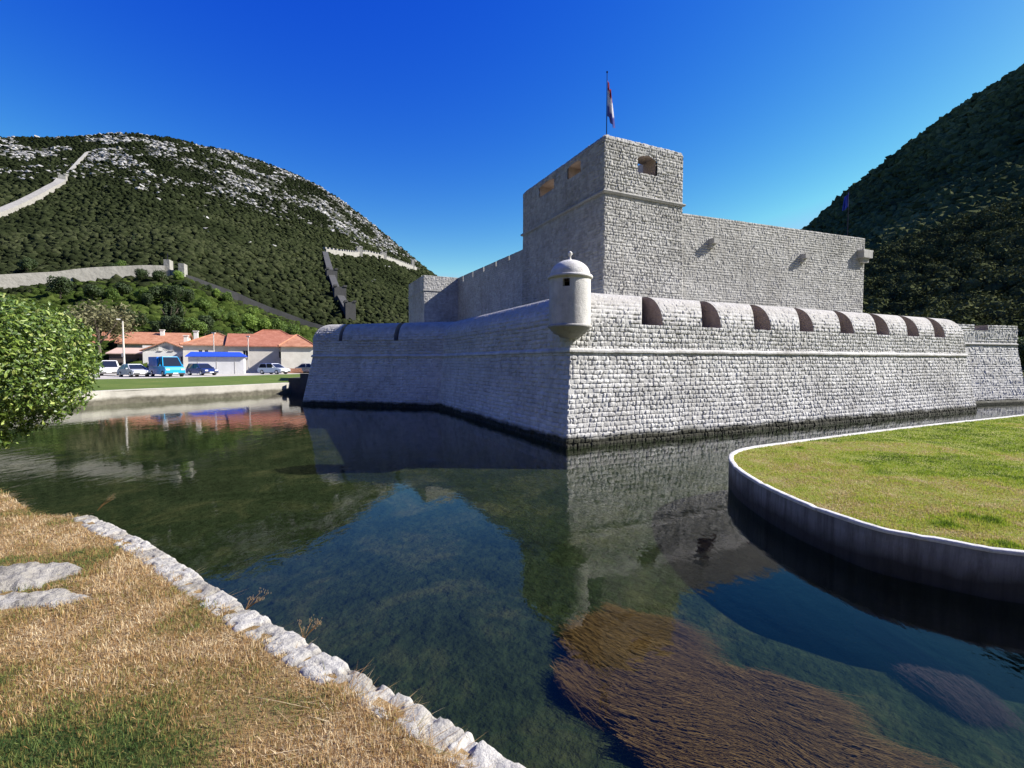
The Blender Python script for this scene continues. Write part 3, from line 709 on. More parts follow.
# right end return wall
slab_wall('keep_wall', R1, R1+N0*9, 3.8, zr1, zr1, 1.0, .15, 83, fort, -U0)
for px, py in ((708, 241), (798, 256)):
    t = hit(px, R0, U0); p = R0+U0*t; z = zat(p, py+1)
    mb = MB(); rzf = math.atan2(U0[1], U0[0]); mb.box((*(p-N0*.22), z), (.42, .5, .34), rzf); mb.box((*(p-N0*.12), z-.28), (.36, .3, .24), rzf); sub(mb, 'corbel', M['keepstone'], kw)
mb = MB(); z = zat(R1, 256); rzf = math.atan2(U0[1], U0[0])
CQ = R1-U0*.35; mb.box((*(CQ-N0*.05), z), (1.2, .9, .5), rzf, .8); mb.box((*(CQ-N0*.02), z-.42), (.8, .6, .34), rzf, .6); mb.box((*CQ, z+.31), (1.35, 1.0, .12), rzf, .9)
sub(mb, 'corner_corbel', M['keepstone'], kw)
# keep left curtain
W0 = T3+U0*.35-N0*.3; WLn = hit(458.5, W0, N0); W1 = W0+N0*WLn
zw0 = zat(T3, 248); zw1 = zat(W1, 278)
nt = [(1.6, 1.9, min(zw0, zw1)-.35), (4.6, 4.85, zw0-.35), (7.5, 7.8, zw0-.35), (10.5, 10.8, zw0-.35), (13.3, 13.6, zw0-.35)]
slab_wall('keep_wall', W1, W0, 3.8, zw1, zw0, 1.2, .12, 91, fort, U0, notches=nt, fade=(0, 0))
# left turret
E1 = W1-U0*hit(424.7, W1, -U0); E2 = E1+N0*hit(409.5, E1, N0)
zt_ = zat(E1, 275)
mb = MB(); tq = [E1, W1+U0*.6, W1+U0*.6+N0*6, E2]
zl = np.linspace(3.8, zt_, 110); A = np.array([(*E1, z) for z in zl]); B = np.array([(*tq[1], z) for z in zl]); strip(mb, A, B, 0, 1, .1, seed=95)
A2 = np.array([(*E2, z) for z in zl]); strip(mb, A2, A, 0, 1, .12, seed=96); mb.prism(tq, 3.8, zt_-.004)
ktu = bw(mb, 'turret', M['keepstone'], fort)
mb = MB(); mb.prism([E1-U0*.08-N0*.08, tq[1]-N0*.08, tq[1]+N0*.1, E1+N0*.0], zt_-1.65, zt_-1.5); mb.prism([E2-U0*.08, E1-U0*.08-N0*.0, E1+U0*.02, E2+U0*.1], zt_-1.652, zt_-1.502); sub(mb, 'string_course', M['keepstone'], ktu)

# flags
n = NT('pole_metal'); M['pole'] = n.pbr((.02, .02, .03), .95, spec=0)
def flag(base, zbot, ztop, fz0, fz1, fw, cols, lab, fl):
    t = wthing('flagpole', (*base, zbot), lab, 'flagpole')
    mb = MB(); mb.tube([(*base, zbot), (*base, ztop)], [.035, .02], 8); mb.lathe((*base, ztop), [(.001, .12), (.05, .08), (.05, .03), (.03, 0)], 10); bw(mb, 'pole', M['pole'], t, True)
    nu, nv = 26, 40; s = np.linspace(0, 1, nu); v = np.linspace(0, 1, nv); Sg, Vg = np.meshgrid(s, v)
    # limp folds
    X = base[0]+.04+fw*Sg*(.45+.35*Vg)*(1 if True else 0); Y = base[1]+.10*np.sin(Sg*15+Vg*2)*(.4+Sg)
    Z = fz1-(fz1-fz0)*(Vg*.72+Sg*.28)+.05*np.sin(Sg*9)
    m_ = NT('flag_cloth'); a = m_.ramp(m_.tone(), cols); M_ = m_.pbr(a, .8, trans=.3)
    mb = MB(); mb.grid(np.stack([X, Y, Z], 2), Vg); o = bw(mb, 'flag', M_, t, True); return t
fp = KC+U0*.55+N0*.55
flag(fp, ZTS+.5, zat(fp, 73), zat(fp, 130), zat(fp, 80), .55, [(0, (.30, .05, .08)), (.22, (.30, .05, .08)), (.28, (.75, .74, .78)), (.66, (.75, .73, .76)), (.72, (.12, .13, .38)), (1, (.12, .13, .38))], 'tall flagpole with limp red white and blue flag on the keep tower', 'red')
t = hit(842.5, R0+N0, U0); fp2 = R0+U0*t+N0*1.0
flag(fp2, zr1-.2, zat(fp2, 188), zat(fp2, 212), zat(fp2, 192), -.7, [(0, (.01, .03, .28)), (1, (.01, .03, .25))], 'thin flagpole with limp dark blue flag on the right end of the keep wall', 'blue')
# ------------------------------------------------------------------ HILLS
def prof_interp(px, tab):
    xs, ys = zip(*tab); return np.interp(px, xs, ys)
RIDGE = [(-2500, 250), (-900, 190), (-400, 160), (-100, 146), (0, 142.5), (60, 143.5), (110, 141), (140, 139), (180, 144), (210, 151), (235, 155), (260, 163), (290, 173), (320, 187), (345, 203), (370, 222), (400, 247), (430, 272), (470, 300), (520, 330), (600, 345), (700, 320), (760, 268), (805, 228), (840, 197), (870, 175), (900, 150), (950, 113), (1000, 84), (1024, 71), (1120, 25), (1250, -20), (1500, -60), (2500, -250), (6000, -500)]
MIDL = [(-2500, 340), (-400, 330), (-100, 308), (0, 296), (60, 289), (120, 283), (170, 281), (186, 281), (250, 309), (320, 334), (400, 345), (520, 352), (700, 352), (860, 330), (960, 322), (1024, 318), (1500, 300), (6000, 250)]
def hill_z(th, r):
    px = 512+F*np.tan(np.clip(th, -1.5, 1.5)); ct = np.cos(th)
    right = sst(600, 720, px)
    r1 = 185*(1-right)+130*right; r2 = 330*(1-right)+300*right; r3 = 500*(1-right)+385*right; r0 = 96*(1-right)+72*right
    tr_ = (362-prof_interp(px, RIDGE))/F*ct; tm = (362-prof_interp(px, MIDL))/F*ct
    z1 = 3+r1*tm; z3 = 3+r3*tr_
    t2 = tm+(tr_-tm)*(.56*(1-right)+.66*right); z2 = 3+r2*t2
    z0 = 1.0
    out = np.where(r < r0, z0-.5, np.where(r < r1, z0+(z1-z0)*np.clip((r-r0)/(r1-r0), 0, None)**1.15, np.where(r < r2, z1+(z2-z1)*(r-r1)/(r2-r1), np.where(r < r3, z2+(z3-z2)*(r-r2)/(r3-r2), z3-(r-r3)*.3))))
    x = r*np.sin(th); y = r*np.cos(th)
    nz_ = (fbm(x*.012, y*.012, 5)-.5)*np.clip((r-r1)/150, 0, 1)*14*np.clip(1-np.abs(r-r3)/60, .0, 1)**0*np.clip(np.abs(r-r3)/60, .28, 1)
    return out+nz_
def hz_xy(x, y): return hill_z(np.arctan2(x, y), np.hypot(x, y))
ths = np.radians(np.arange(-86, 84.1, .3)); rs = np.concatenate([np.arange(70, 200, 3), np.arange(200, 640, 5)])
Tg, Rg = np.meshgrid(ths, rs); Z = hill_z(Tg, Rg); Xg, Yg = Rg*np.sin(Tg), Rg*np.cos(Tg)
mb = MB(); mb.grid(np.stack([Xg, Yg, Z], 2))
n = NT('hill_ground')
c = n.ramp(n.noise(.12, 9, .75), [(.36, (.03, .035, .015)), (.52, (.045, .048, .034)), (.58, (.18, .175, .16)), (.70, (.34, .33, .31))])
lowc_ = n.ramp(n.noise(.1, 8, .7), [(.4, (.03, .042, .012)), (.65, (.075, .085, .03))])
sep = n.n('ShaderNodeSeparateXYZ'); n.l(n.pos(), sep.inputs[0])
mr = n.n('ShaderNodeMapRange'); mr.inputs[1].default_value = 75; mr.inputs[2].default_value = 120; n.l(n.math('ADD', sep.outputs[2], n.math('MULTIPLY', n.math('SUBTRACT', n.noise(.02, 4), .5), 160)), mr.inputs[0])
c = n.mix(mr.outputs[0], lowc_, c)
lf = n.n('ShaderNodeMapRange'); lf.inputs[1].default_value = 0; lf.inputs[2].default_value = 60; n.l(sep.outputs[0], lf.inputs[0])
c = n.mix(lf.outputs[0], c, lowc_)
M['hill'] = n.pbr(c, .95, n.bump(n.noise(.5, 8, .75), 1, 1.2), spec=.1)
tag(mb.build('hills', M['hill'], smooth=True), kind='structure')
M['shrub0'] = soil_mat('unseen_hill_scrub', (.03, .04, .012), (.045, .06, .018), (.07, .08, .03), .1)
# unseen hills added behind the camera, raised to block low skylight
thb = np.radians(np.arange(84, 274.1, 2)); rb_ = np.arange(90, 600, 15); Tb, Rb = np.meshgrid(thb, rb_)
Zb = -1+np.clip((Rb-90)/260, 0, 1)*185*(.8+.4*fbm(Tb*2+5, Rb*.01))*sst(R(84), R(125), Tb); mb = MB(); mb.grid(np.stack([Rb*np.sin(Tb), Rb*np.cos(Tb), Zb], 2)); tag(mb.build('skylight_block_hills', M['shrub0'], smooth=True), kind='structure')
def hill_hit(px, py):
    d = ray(px, py); t = np.linspace(60, 700, 6400)/np.hypot(d[0], d[1]); p = d[None]*t[:, None]+np.array([0, 0, CZ]); dz = p[:, 2]-hz_xy(p[:, 0], p[:, 1])
    k = np.argmax(dz < 0); return p[k] if dz[k] < 0 else None
# --- shrub cover ("stuff"): many irregular low bushes
def ico():
    t = (1+5**.5)/2; v = np.array([(-1, t, 0), (1, t, 0), (-1, -t, 0), (1, -t, 0), (0, -1, t), (0, 1, t), (0, -1, -t), (0, 1, -t), (t, 0, -1), (t, 0, 1), (-t, 0, -1), (-t, 0, 1)], float)
    f = np.array([(0, 11, 5), (0, 5, 1), (0, 1, 7), (0, 7, 10), (0, 10, 11), (1, 5, 9), (5, 11, 4), (11, 10, 2), (10, 7, 6), (7, 1, 8), (3, 9, 4), (3, 4, 2), (3, 2, 6), (3, 6, 8), (3, 8, 9), (4, 9, 5), (2, 4, 11), (6, 2, 10), (8, 6, 7), (9, 8, 1)])
    return v/np.linalg.norm(v[0]), f
def subd(v, f):
    v = v.tolist(); c = {}
    def m(a, b):
        k = (min(a, b), max(a, b))
        if k not in c: p = np.array(v[a])+np.array(v[b]); c[k] = len(v); v.append((p/np.linalg.norm(p)).tolist())
        return c[k]
    o = []
    for a, b, d in f: x, y, z = m(a, b), m(b, d), m(d, a); o += [(a, x, z), (b, y, x), (d, z, y), (x, y, z)]
    return np.array(v), np.array(o)
I0 = ico(); I1 = subd(*I0)
def blobs(P, rad, tone, base, jit=.3, squash=.8):
    v, f = base; n_ = len(P); V = v[None]*(1+rng.normal(0, jit, (n_, len(v), 1)).clip(-.55, .6))*rad[:, None, None]
    a = rng.uniform(0, 6.28, n_); ca, sa = np.cos(a)[:, None], np.sin(a)[:, None]
    V = np.stack([V[..., 0]*ca-V[..., 1]*sa, V[..., 0]*sa+V[..., 1]*ca, V[..., 2]*squash], 2)+P[:, None]
    T = tone[:, None]+rng.normal(0, .1, (n_, len(v)))
    mb = MB(); mb.V.append(V.reshape(-1, 3)); mb.T.append(T.reshape(-1)); mb.n = V.shape[0]*V.shape[1]
    Fc = (f[None]+(np.arange(n_)*len(v))[:, None, None]).reshape(-1, 3); mb.F[3].append(Fc); mb.M[3].append(np.zeros(len(Fc), int)); return mb
def fol(name, stops, nscale=1.5, bstr=1.0, bd=.3, trans=.15):
    n = NT(name); c = n.ramp(n.tone(), stops); c = n.mix(.6, c, n.ramp(n.noise(nscale, 6, .8), [(.3, (.45, .45, .45)), (.7, (1.3, 1.3, 1.2))]), 'MULTIPLY')
    return n.pbr(c, .95, n.bump(n.noise(nscale*1.5, 6, .8), bstr, bd), spec=.0, trans=trans)
M['shrub'] = fol('hillside_shrubs', [(0, (.012, .016, .008)), (.5, (.030, .038, .017)), (1, (.072, .080, .040))])
M['rshrub'] = fol('right_hill_trees', [(0, (.032, .038, .020)), (.5, (.080, .095, .042)), (1, (.18, .19, .085))], trans=.03)
M['rockface'] = stone_mat('hill_rock', (.17, .168, .162), (.29, .285, .275), (.47, .46, .445), wet=False, bs=.3)
def scatter(N, pxr, r0, r1):
    px = rng.uniform(*pxr, N); th = np.arctan((px-512)/F); r = np.sqrt(rng.uniform(r0**2, r1**2, N)); x, y = r*np.sin(th), r*np.cos(th); return px, r, x, y, hz_xy(x, y)
px, r, x, y, z = scatter(82000, (-60, 480), 175, 515)
rockm = sst(85, 150, z+55*(fbm(x*.03, y*.03)-.5)+np.where(px > 330, 25, 0))*sst(.42, .56, fbm(x*.06+7, y*.06, 4)+.05)
keep = rng.uniform(0, 1, len(x)) > rockm*.80
x, y, z, r, px = x[keep], y[keep], z[keep], r[keep], px[keep]
rad = (.4+1.3*rng.uniform(0, 1, len(x))**1.8)*np.where(z > 100, .85, 1.05)*(1+.3*(fbm(x*.05, y*.05)-.5))
big = r < 300
patch = fbm(x*.035, y*.035+4, 4)
tn = .2+.6*patch+.2*rng.uniform(-1, 1, len(x))-.28*sst(70, 130, z)
o = blobs(np.stack([x, y, z+rad*.3], 1), rad, tn, I0, .32).build('hillside_scrub', M['shrub'], smooth=True); tag(o, 'dark green scrub covering the left mountain slope', 'scrub', kind='stuff')
# rocks breaking through
px, r, x, y, z = scatter(26000, (-60, 460), 260, 515)
rockm = sst(85, 150, z+55*(fbm(x*.03, y*.03)-.5)+np.where(px > 330, 25, 0))*sst(.42, .56, fbm(x*.06+7, y*.06, 4)+.05)
keep = rng.uniform(0, 1, len(x)) < rockm*1.1*sst(.38, .56, fbm(x*.11+3, y*.11, 4))+.005
x, y, z = x[keep], y[keep], z[keep]; rad = .4+1.5*rng.uniform(0, 1, len(x))**1.6
o = blobs(np.stack([x, y, z+rad*.15], 1), rad, rng.uniform(.2, .9, len(x)), I0, .28, .6).build('limestone_outcrops', M['rockface']); tag(o, 'pale limestone outcrops strewn over the upper left mountain', 'rocks', kind='stuff')
# right mountain woodland
px, r, x, y, z = scatter(30000, (640, 1500), 85, 395)
rad = rng.uniform(.9, 2.3, len(x))*(.75+.5*fbm(x*.05+9, y*.05)); pt = fbm(x*.03, y*.03, 4)
tn = .15+.6*pt+.25*rng.uniform(-1, 1, len(x)); fa = r > 215
mbw = blobs(np.stack([x, y, z+rad*.5], 1)[fa], rad[fa], tn[fa], I0, .3, .95)
nr_ = np.where((r <= 215) & (px > 760))[0][:2600]
lv = rng.normal(0, 1, (300, 3)); lv /= np.linalg.norm(lv, axis=1)[:, None]; lv *= (.6+.5*rng.uniform(0, 1, 300)**.5)[:, None]; lv[:, 2] *= .85
NQ = len(lv); PP = np.stack([x, y, z], 1)[nr_]; rr_ = rad[nr_]*1.25
perm = rng.normal(0, .12, (len(nr_), NQ, 3)); ctr = PP[:, None]+np.array([0, 0, .8])*rr_[:, None, None]+(lv[None]+perm)*rr_[:, None, None]
nn = lv[None]+rng.normal(0, .6, (len(nr_), NQ, 3)); nn /= np.linalg.norm(nn, axis=2, keepdims=True); aa = np.cross(nn, rng.normal(0, 1, nn.shape)); aa /= np.linalg.norm(aa, axis=2, keepdims=True); bb = np.cross(nn, aa)
sz = (.12*rng.uniform(.7, 1.3, (len(nr_), NQ, 1)))*rr_[:, None, None]
V = np.stack([ctr-aa*sz, ctr-bb*sz*.7, ctr+aa*sz, ctr+bb*sz*.7], 2).reshape(-1, 3)
tt_ = np.repeat((tn[nr_][:, None]+rng.normal(0, .12, (len(nr_), NQ))).reshape(-1), 4)
mbw.add(V, np.arange(len(V)).reshape(-1, 4), tt_)
core = blobs(np.stack([x, y, z], 1)[nr_]+np.array([0, 0, .7])*rr_[:, None], rr_*.86, tn[nr_], I1, .1, .9); mbw.add(np.concatenate(core.V), np.concatenate(core.F[3]), np.concatenate(core.T))
o = mbw.build('mountain_woodland', M['rshrub']); tag(o, 'dense dark woodland over the shaded right mountain', 'woodland', kind='stuff')
# foreground foot slope undergrowth left
px, r, x, y, z = scatter(3500, (-60, 420), 97, 185)
rad = rng.uniform(.7, 1.7, len(x)); M['under'] = fol('undergrowth', [(0, (.02, .034, .008)), (.5, (.045, .068, .016)), (1, (.095, .125, .032))], 2)
o = blobs(np.stack([x, y, z+rad*.2], 1), rad, rng.uniform(0, 1, len(x))*.6+.4*fbm(x*.06, y*.06), I1, .22).build('foothill_undergrowth', M['under'], smooth=True); tag(o, 'green undergrowth at the foot of the left mountain between the houses and wall', 'undergrowth', kind='stuff')
# ------------------------------------------------------------------ long walls on the hill
n = NT('city_wall_stone'); M['citywall'] = n.pbr(n.ramp(n.noise(.7, 8, .75), [(.3, (.20, .19, .165)), (.7, (.33, .315, .28))]), .95, n.bump(n.noise(1.5, 7), .8, .15))
M['citywall_shaded'] = stone_mat('city_wall_shaded', (.055, .055, .055), (.08, .08, .08), (.11, .11, .105), wet=False)  # darker copy of the wall stone, shade of unlit faces put into its colour
def city_wall(pts, hgt, thick, lab, sink=1.5, towers=(), step=3.0, merl=0, name='city_wall', parent=None, mat='citywall', tops=None, walk=False):
    pts = [p for p in pts if p is not None]
    p0 = pts[0]; t = wthing(name, tuple(float(v) for v in p0), lab, 'city wall')
    path = []; 
    for a, b in zip(pts[:-1], pts[1:]):
        k = max(1, int(np.linalg.norm(b[:2]-a[:2])/step)); path += [a+(b-a)*q/k for q in range(k)]
    path.append(pts[-1]); path = np.array(path)
    nr = []
    for i in range(len(path)):
        d = path[min(i+1, len(path)-1)]-path[max(i-1, 0)]; d = d[:2]/(np.linalg.norm(d[:2])+1e-9); nr.append((d[1], -d[0]))
    nr = np.array(nr); zb = path[:, 2]
    zt = zb+hgt
    if merl == 0: zt = np.convolve(np.pad(zt, 2, 'edge'), np.ones(5)/5, 'valid')
    def P(off, z): return np.c_[path[:, :2]+nr*off, z]
    mb = MB(); G = np.stack([P(thick/2, zb-sink-3), P(thick/2, zt), P(thick/2-.5 if walk else -thick/2, zt)]+([P(thick/2-.5, zt-.9), P(-thick/2+.5, zt-.9), P(-thick/2+.5, zt)] if walk else [])+[P(-thick/2, zt), P(-thick/2, zb-sink-3)])
    mb.grid(G); mb.poly(G[:, 0]); mb.poly(G[:, -1]); bw(mb, 'wall', M[mat], t)
    if merl:
        mb = MB()
        for i in range(0, len(path)-1):
            mb.box((path[i][0], path[i][1], zt[i]+merl/2-.05), (thick*.9, 1.2, merl), math.atan2(nr[i][1], nr[i][0]))
        bw(mb, 'battlement', M[mat], t)
    for (i, s, hh_) in towers:
        p = path[int(i*(len(path)-1))]; mb = MB(); mb.box((p[0], p[1], p[2]+hh_/2-2), (s, s, hh_+4), .5)
        for q in range(4): a = q*math.pi/2+.5+math.pi/4; mb.box((p[0]+math.cos(a)*s*.58, p[1]+math.sin(a)*s*.58, p[2]+hh_+.4), (s*.3, s*.3, .8), .5)
        bw(mb, 'tower', M[mat], t)
    return t
def lift(px, py): return hill_hit(px, py)
# big lit rampart across the left
def mid(px, yb):   # point on the terrace line
    th = math.atan((px-512)/F); r = 186.; x, y = r*math.sin(th), r*math.cos(th); d = ray(px, yb); k = y/d[1]; return np.array([x, y, CZ+d[2]*k])
big_pts = [mid(p, q) for p, q in [(-140, 310), (-60, 302), (0, 294), (30, 290.5), (60, 287.5), (95, 283.5), (130, 281), (168, 280)]]
city_wall(big_pts, 4.6, 2.0, 'broad pale rampart rising left to right below the left mountain', tops=None)
dn = [mid(p, q) for p, q in [(186, 280), (210, 289), (240, 302), (270, 314), (300, 325), (330, 336)]]
city_wall(dn, 2.5, 3.0, 'stepped wall with shade-dark faces descending rightward from the rampart tower behind the houses', walk=True, mat='citywall_shaded')
# tower at the bend
p = mid(177, 282); t = wthing('wall_tower', tuple(map(float, p)), 'small open topped tower where the pale rampart meets the dark wall', 'tower')
mb = MB(); mb.box((p[0]-1.6, p[1], p[2]+2.9), (1.6, 3, 7.8), .3); mb.box((p[0]+2.6, p[1]+.5, p[2]+2.4), (1.6, 3, 6.6), .3); mb.box((p[0]+.5, p[1]+.8, p[2]+1.2), (5, 2, 5), .3); bw(mb, 'wall', M['citywall'], t)
mb = MB(); mb.tube([(p[0]-1.8, p[1], p[2]+6), (p[0]-1.8, p[1], p[2]+9)], .12, 6); bw(mb, 'pole', M['pole'], t)
city_wall([lift(a, b) for a, b in [(-60, 240), (-20, 226), (0, 219), (15, 212), (30, 205), (45, 196), (58, 189), (63, 184)]], 3.6, 3.5, 'white wall climbing the mountain at the far left', sink=2)
city_wall([lift(a, b) for a, b in [(63, 183), (66, 178), (72, 171), (80, 162), (86, 156), (92, 152)]], 1.7, 1.5, 'thin white upper wall climbing to the left mountain ridge', sink=2, towers=[(0, 3.2, 4)])
city_wall([lift(a, b) for a, b in [(325, 254), (340, 256), (354, 257), (366, 256), (380, 259), (392, 263), (404, 267), (416, 271)]], 3.2, 2, 'crenellated pale wall along the right shoulder of the left mountain', merl=1.1, towers=[(.3, 4, 6), (.55, 4, 6), (.97, 2.5, 9)])
city_wall([lift(a, b) for a, b in [(325, 256), (328, 268), (332, 282), (337, 296), (344, 309), (350, 320)]], 3.4, 3.0, 'grey wall dropping straight down the slope beside the crenellated wall', towers=[(.55, 5, 5), (.82, 5, 6), (1, 4, 7)], mat='citywall_shaded')
# ------------------------------------------------------------------ trees behind houses
M['bark'] = NT('bark').pbr((.10, .08, .06), .95)
def leafy(c, rad, nl, size, tones, seed, lobes=7, shell=.35, flat=1.0, uv=False):
    rg = np.random.default_rng(seed); rad = np.asarray(rad, float)
    L = rg.normal(0, 1, (lobes, 3)); L /= np.linalg.norm(L, axis=1)[:, None]; L[:, 2] = L[:, 2]*.8+.1; lc = L*.52; lr = rg.uniform(.38, .6, lobes)
    k = rg.integers(0, lobes, nl); d = rg.normal(0, 1, (nl, 3)); d /= np.linalg.norm(d, axis=1)[:, None]
    q = (1-shell*rg.uniform(0, 1, nl)**1.5)*lr[k]; p = (lc[k]+d*q[:, None])*rad+np.asarray(c)
    nrm = d+rg.normal(0, .5, (nl, 3)); nrm /= np.linalg.norm(nrm, axis=1)[:, None]
    a = np.cross(nrm, rg.normal(0, 1, (nl, 3))); a /= np.linalg.norm(a, axis=1)[:, None]; b = np.cross(nrm, a); s = (size*rg.uniform(.6, 1.3, nl))[:, None]
    V = np.stack([p-a*s, p-b*s*.5-nrm*s*.15, p+a*s, p+b*s*.5-nrm*s*.15], 1)
    mb = MB(); mb.V.append(V.reshape(-1, 3)); mb.T.append(np.repeat(np.clip(tones[0]+(tones[1]-tones[0])*(.65*rg.uniform(0, 1, nl)+.35*hsh(k, seed)), 0, 1), 4)); mb.n = nl*4
    Fc = np.arange(nl*4).reshape(nl, 4); mb.F[4].append(Fc); mb.M[4].append(np.zeros(nl, int)); return mb
def crown_mat(name, a, b, c):
    n = NT(name); return n.pbr(n.ramp(n.tone(), [(0, a), (.5, b), (1, c)]), .6, spec=.3, trans=.3)
M['cr_dark'] = crown_mat('dark_crown', (.02, .035, .012), (.04, .065, .018), (.07, .10, .03))
M['cr_mid'] = crown_mat('green_crown', (.05, .09, .015), (.10, .16, .025), (.16, .24, .05))
M['cr_light'] = crown_mat('bright_crown', (.08, .14, .02), (.17, .26, .04), (.26, .36, .07))
M['cr_brown'] = crown_mat('brown_twiggy_crown', (.10, .10, .045), (.17, .165, .075), (.24, .23, .12))
def proto_tree(name, kind, seed, h=6.):
    t = thing(name, (0, 0, 0), '', 'tree'); rr = random.Random(seed)
    mb = MB(); mb.tube([(0, 0, -.6), (.08, .05, h*.25), (.05, .1, h*.55)], [.22, .17, .08], 7)
    for k in range(4):
        a = k*1.6+seed; mb.tube([(.08, .05, h*.28), (math.cos(a)*h*.14, math.sin(a)*h*.14, h*.5), (math.cos(a)*h*.24, math.sin(a)*h*.24, h*.68)], [.1, .07, .03], 5)
    o = mb.build('trunk', M['bark']); o.parent = t
    if kind == 'cypress': m = leafy((0, 0, h*.55), (h*.17, h*.17, h*.52), 1400, .22, (0, .8), seed, 9, .5)
    elif kind == 'cr_brown': m = leafy((0, 0, h*.62), (h*.55, h*.55, h*.42), 2600, .16, (0, 1), seed, 12, .9)
    else: m = leafy((0, 0, h*.60), (h*.42, h*.42, h*.44), 2400, .24, (0, 1), seed, 9, .6)
    o = m.build('crown', M['cr_dark' if kind == 'cypress' else kind]); o.parent = t; return t
protos = {'cr_dark': [proto_tree('broadleaf_tree', 'cr_dark', s) for s in (1, 2)], 'cr_mid': [proto_tree('broadleaf_tree', 'cr_mid', s) for s in (3, 4)], 'cr_light': [proto_tree('broadleaf_tree', 'cr_light', s) for s in (5, 6)], 'cypress': [proto_tree('cypress_tree', 'cypress', 7)], 'cr_brown': [proto_tree('bare_tree', 'cr_brown', 8)]}
used = set()
LANDM = [(100, 'behind the leftmost orange roof'), (135, 'above the lamp post'), (160, 'behind the white gable house'), (195, 'behind the blue canopy'), (222, 'behind the hipped roof house'), (255, 'left of the tall hipped roof'), (285, 'right behind the tall hipped roof'), (400, 'by the fortress left bastion')]
def put_tree(kind, px, ybase, y, scale, extra=''):
    pl = protos[kind]; k = random.randrange(len(pl)); p = pl[k]
    if p.name not in used: o = p; used.add(p.name)
    else: o = copy_tree(p)
    b = atdepth(px, ybase, y); z = float(hz_xy(np.array([b[0]]), np.array([b[1]]))[0])
    o.location = (b[0], b[1], max(z, GZ)); o.rotation_euler = (0, 0, random.uniform(0, 6.28)); o.scale = (scale,)*3
    col = {'cr_dark': 'dark green', 'cr_mid': 'mid green', 'cr_light': 'bright yellow green', 'cypress': 'slim dark cypress', 'cr_brown': 'brownish bare twiggy'}[kind]
    where = next((w for q, w in LANDM if px < q), 'beyond the houses')
    o['label'] = (f'{col} round tree {extra or where}' if kind not in ('cypress', 'cr_brown') else f'{col} tree {extra or where}'); o['group'] = 'trees between the houses and the hill wall' if kind not in ('cypress', 'cr_brown') else 'lone trees at the hill foot'
    return o
rowname = {0: 'front row', 1: 'second row', 2: 'back row'}
cnt = {}
for row, (d, n_, sc) in enumerate([(101, 17, .85), (122, 15, .85), (146, 12, .7)]):
    for i in range(n_):
        px = 92+(232 - row*26)*(i+.5)/n_+random.uniform(-6, 6)
        if row == 2 and px > 262: continue
        kd = 'cr_dark' if 130 < px < 200 and random.random() < .8 else random.choice(['cr_mid', 'cr_light', 'cr_mid', 'cr_dark'] if px > 150 else ['cr_dark', 'cr_mid'])
        w = next((w for q, w in LANDM if px < q), 'beyond the houses')
        ex = f'in the {rowname[row]} {w}'
        key = (kd, ex); cnt[key] = cnt.get(key, 0)+1
        if cnt[key] > 1: ex += ['', ', right one', ', third one', ', rightmost'][min(cnt[key]-1, 3)]
        put_tree(kd, px, 340, d+random.uniform(-5, 5), sc*random.uniform(.75, 1.2), ex)
for px, d, sc, ex in [(170, 105, 1.25, 'standing dark above the white gable house'), (180, 108, 1.1, 'just right of the tallest cypress'), (136, 180, .75, 'alone against the pale rampart')]: put_tree('cypress', px, 330, d, sc, ex)
put_tree('cr_brown', 100, 350, 80, 1.75, 'spreading over the leftmost orange roof behind the big bush')
put_tree('cr_mid', 35, 360, 75, 1.3, 'hidden half behind the big foreground bush')
put_tree('cr_dark', 62, 330, 120, 1.1, 'between the big bush and pale rampart')
put_tree('cr_dark', 30, 330, 140, 1.0, 'at the foot of the rampart above the big bush')
# bushes right of fortress
for px, d, sc, ex in [(1018, 50, .75, 'beside the round ended right bastion'), (1034, 48, .7, 'at the right picture edge beyond the moat'), (1060, 50, .9, 'outside right beyond the moat')]: put_tree('cr_dark', px, 390, d, sc, ex)['group'] = 'trees right of the fortress'
for k, pl in protos.items():
    for p in pl:
        if p.name not in used:
            for ch in list(p.children): bpy.data.objects.remove(ch)
            bpy.data.objects.remove(p)
# ------------------------------------------------------------------ houses
def tilemat(name, a, b, c):
    n = NT(name); w = n.n('ShaderNodeTexWave'); w.inputs['Scale'].default_value = 2.2; w.inputs['Distortion'].default_value = 1; n.l(n.obj(), w.inputs['Vector'])
    col = n.ramp(n.noise(1.2, 8, .8), [(.3, a), (.5, b), (.7, c)]); return n.pbr(col, .9, n.bump(n.math('ADD', w.outputs['Fac'], n.noise(6, 5)), .8, .08))
M['tiles'] = tilemat('orange_roof_tiles', (.27, .11, .06), (.42, .18, .10), (.54, .29, .19))
M['tiles2'] = tilemat('red_roof_tiles', (.25, .085, .05), (.37, .135, .08), (.46, .21, .14))
def wallmat(name, a, b):
    n = NT(name); return n.pbr(n.ramp(n.noise(.9, 8, .75), [(.3, a), (.7, b)]), .9, n.bump(n.noise(8, 6), .4, .03))
M['wcream'] = wallmat('cream_render', (.50, .47, .40), (.68, .65, .57)); M['wwhite'] = wallmat('white_render', (.60, .58, .53), (.74, .72, .68)); M['wstone'] = wallmat('light_stone_wall', (.46, .43, .37), (.64, .60, .53)); M['wdark'] = wallmat('dark_shed_front', (.07, .05, .045), (.12, .09, .08)); M['pinkroof'] = wallmat('pale_sheet_roof', (.40, .27, .22), (.52, .38, .32))
M['glass'] = NT('window_glass').pbr((.02, .025, .03), .15); M['frame'] = NT('window_frame').pbr((.5, .48, .44), .6)
HA = math.atan2(.426, .905)
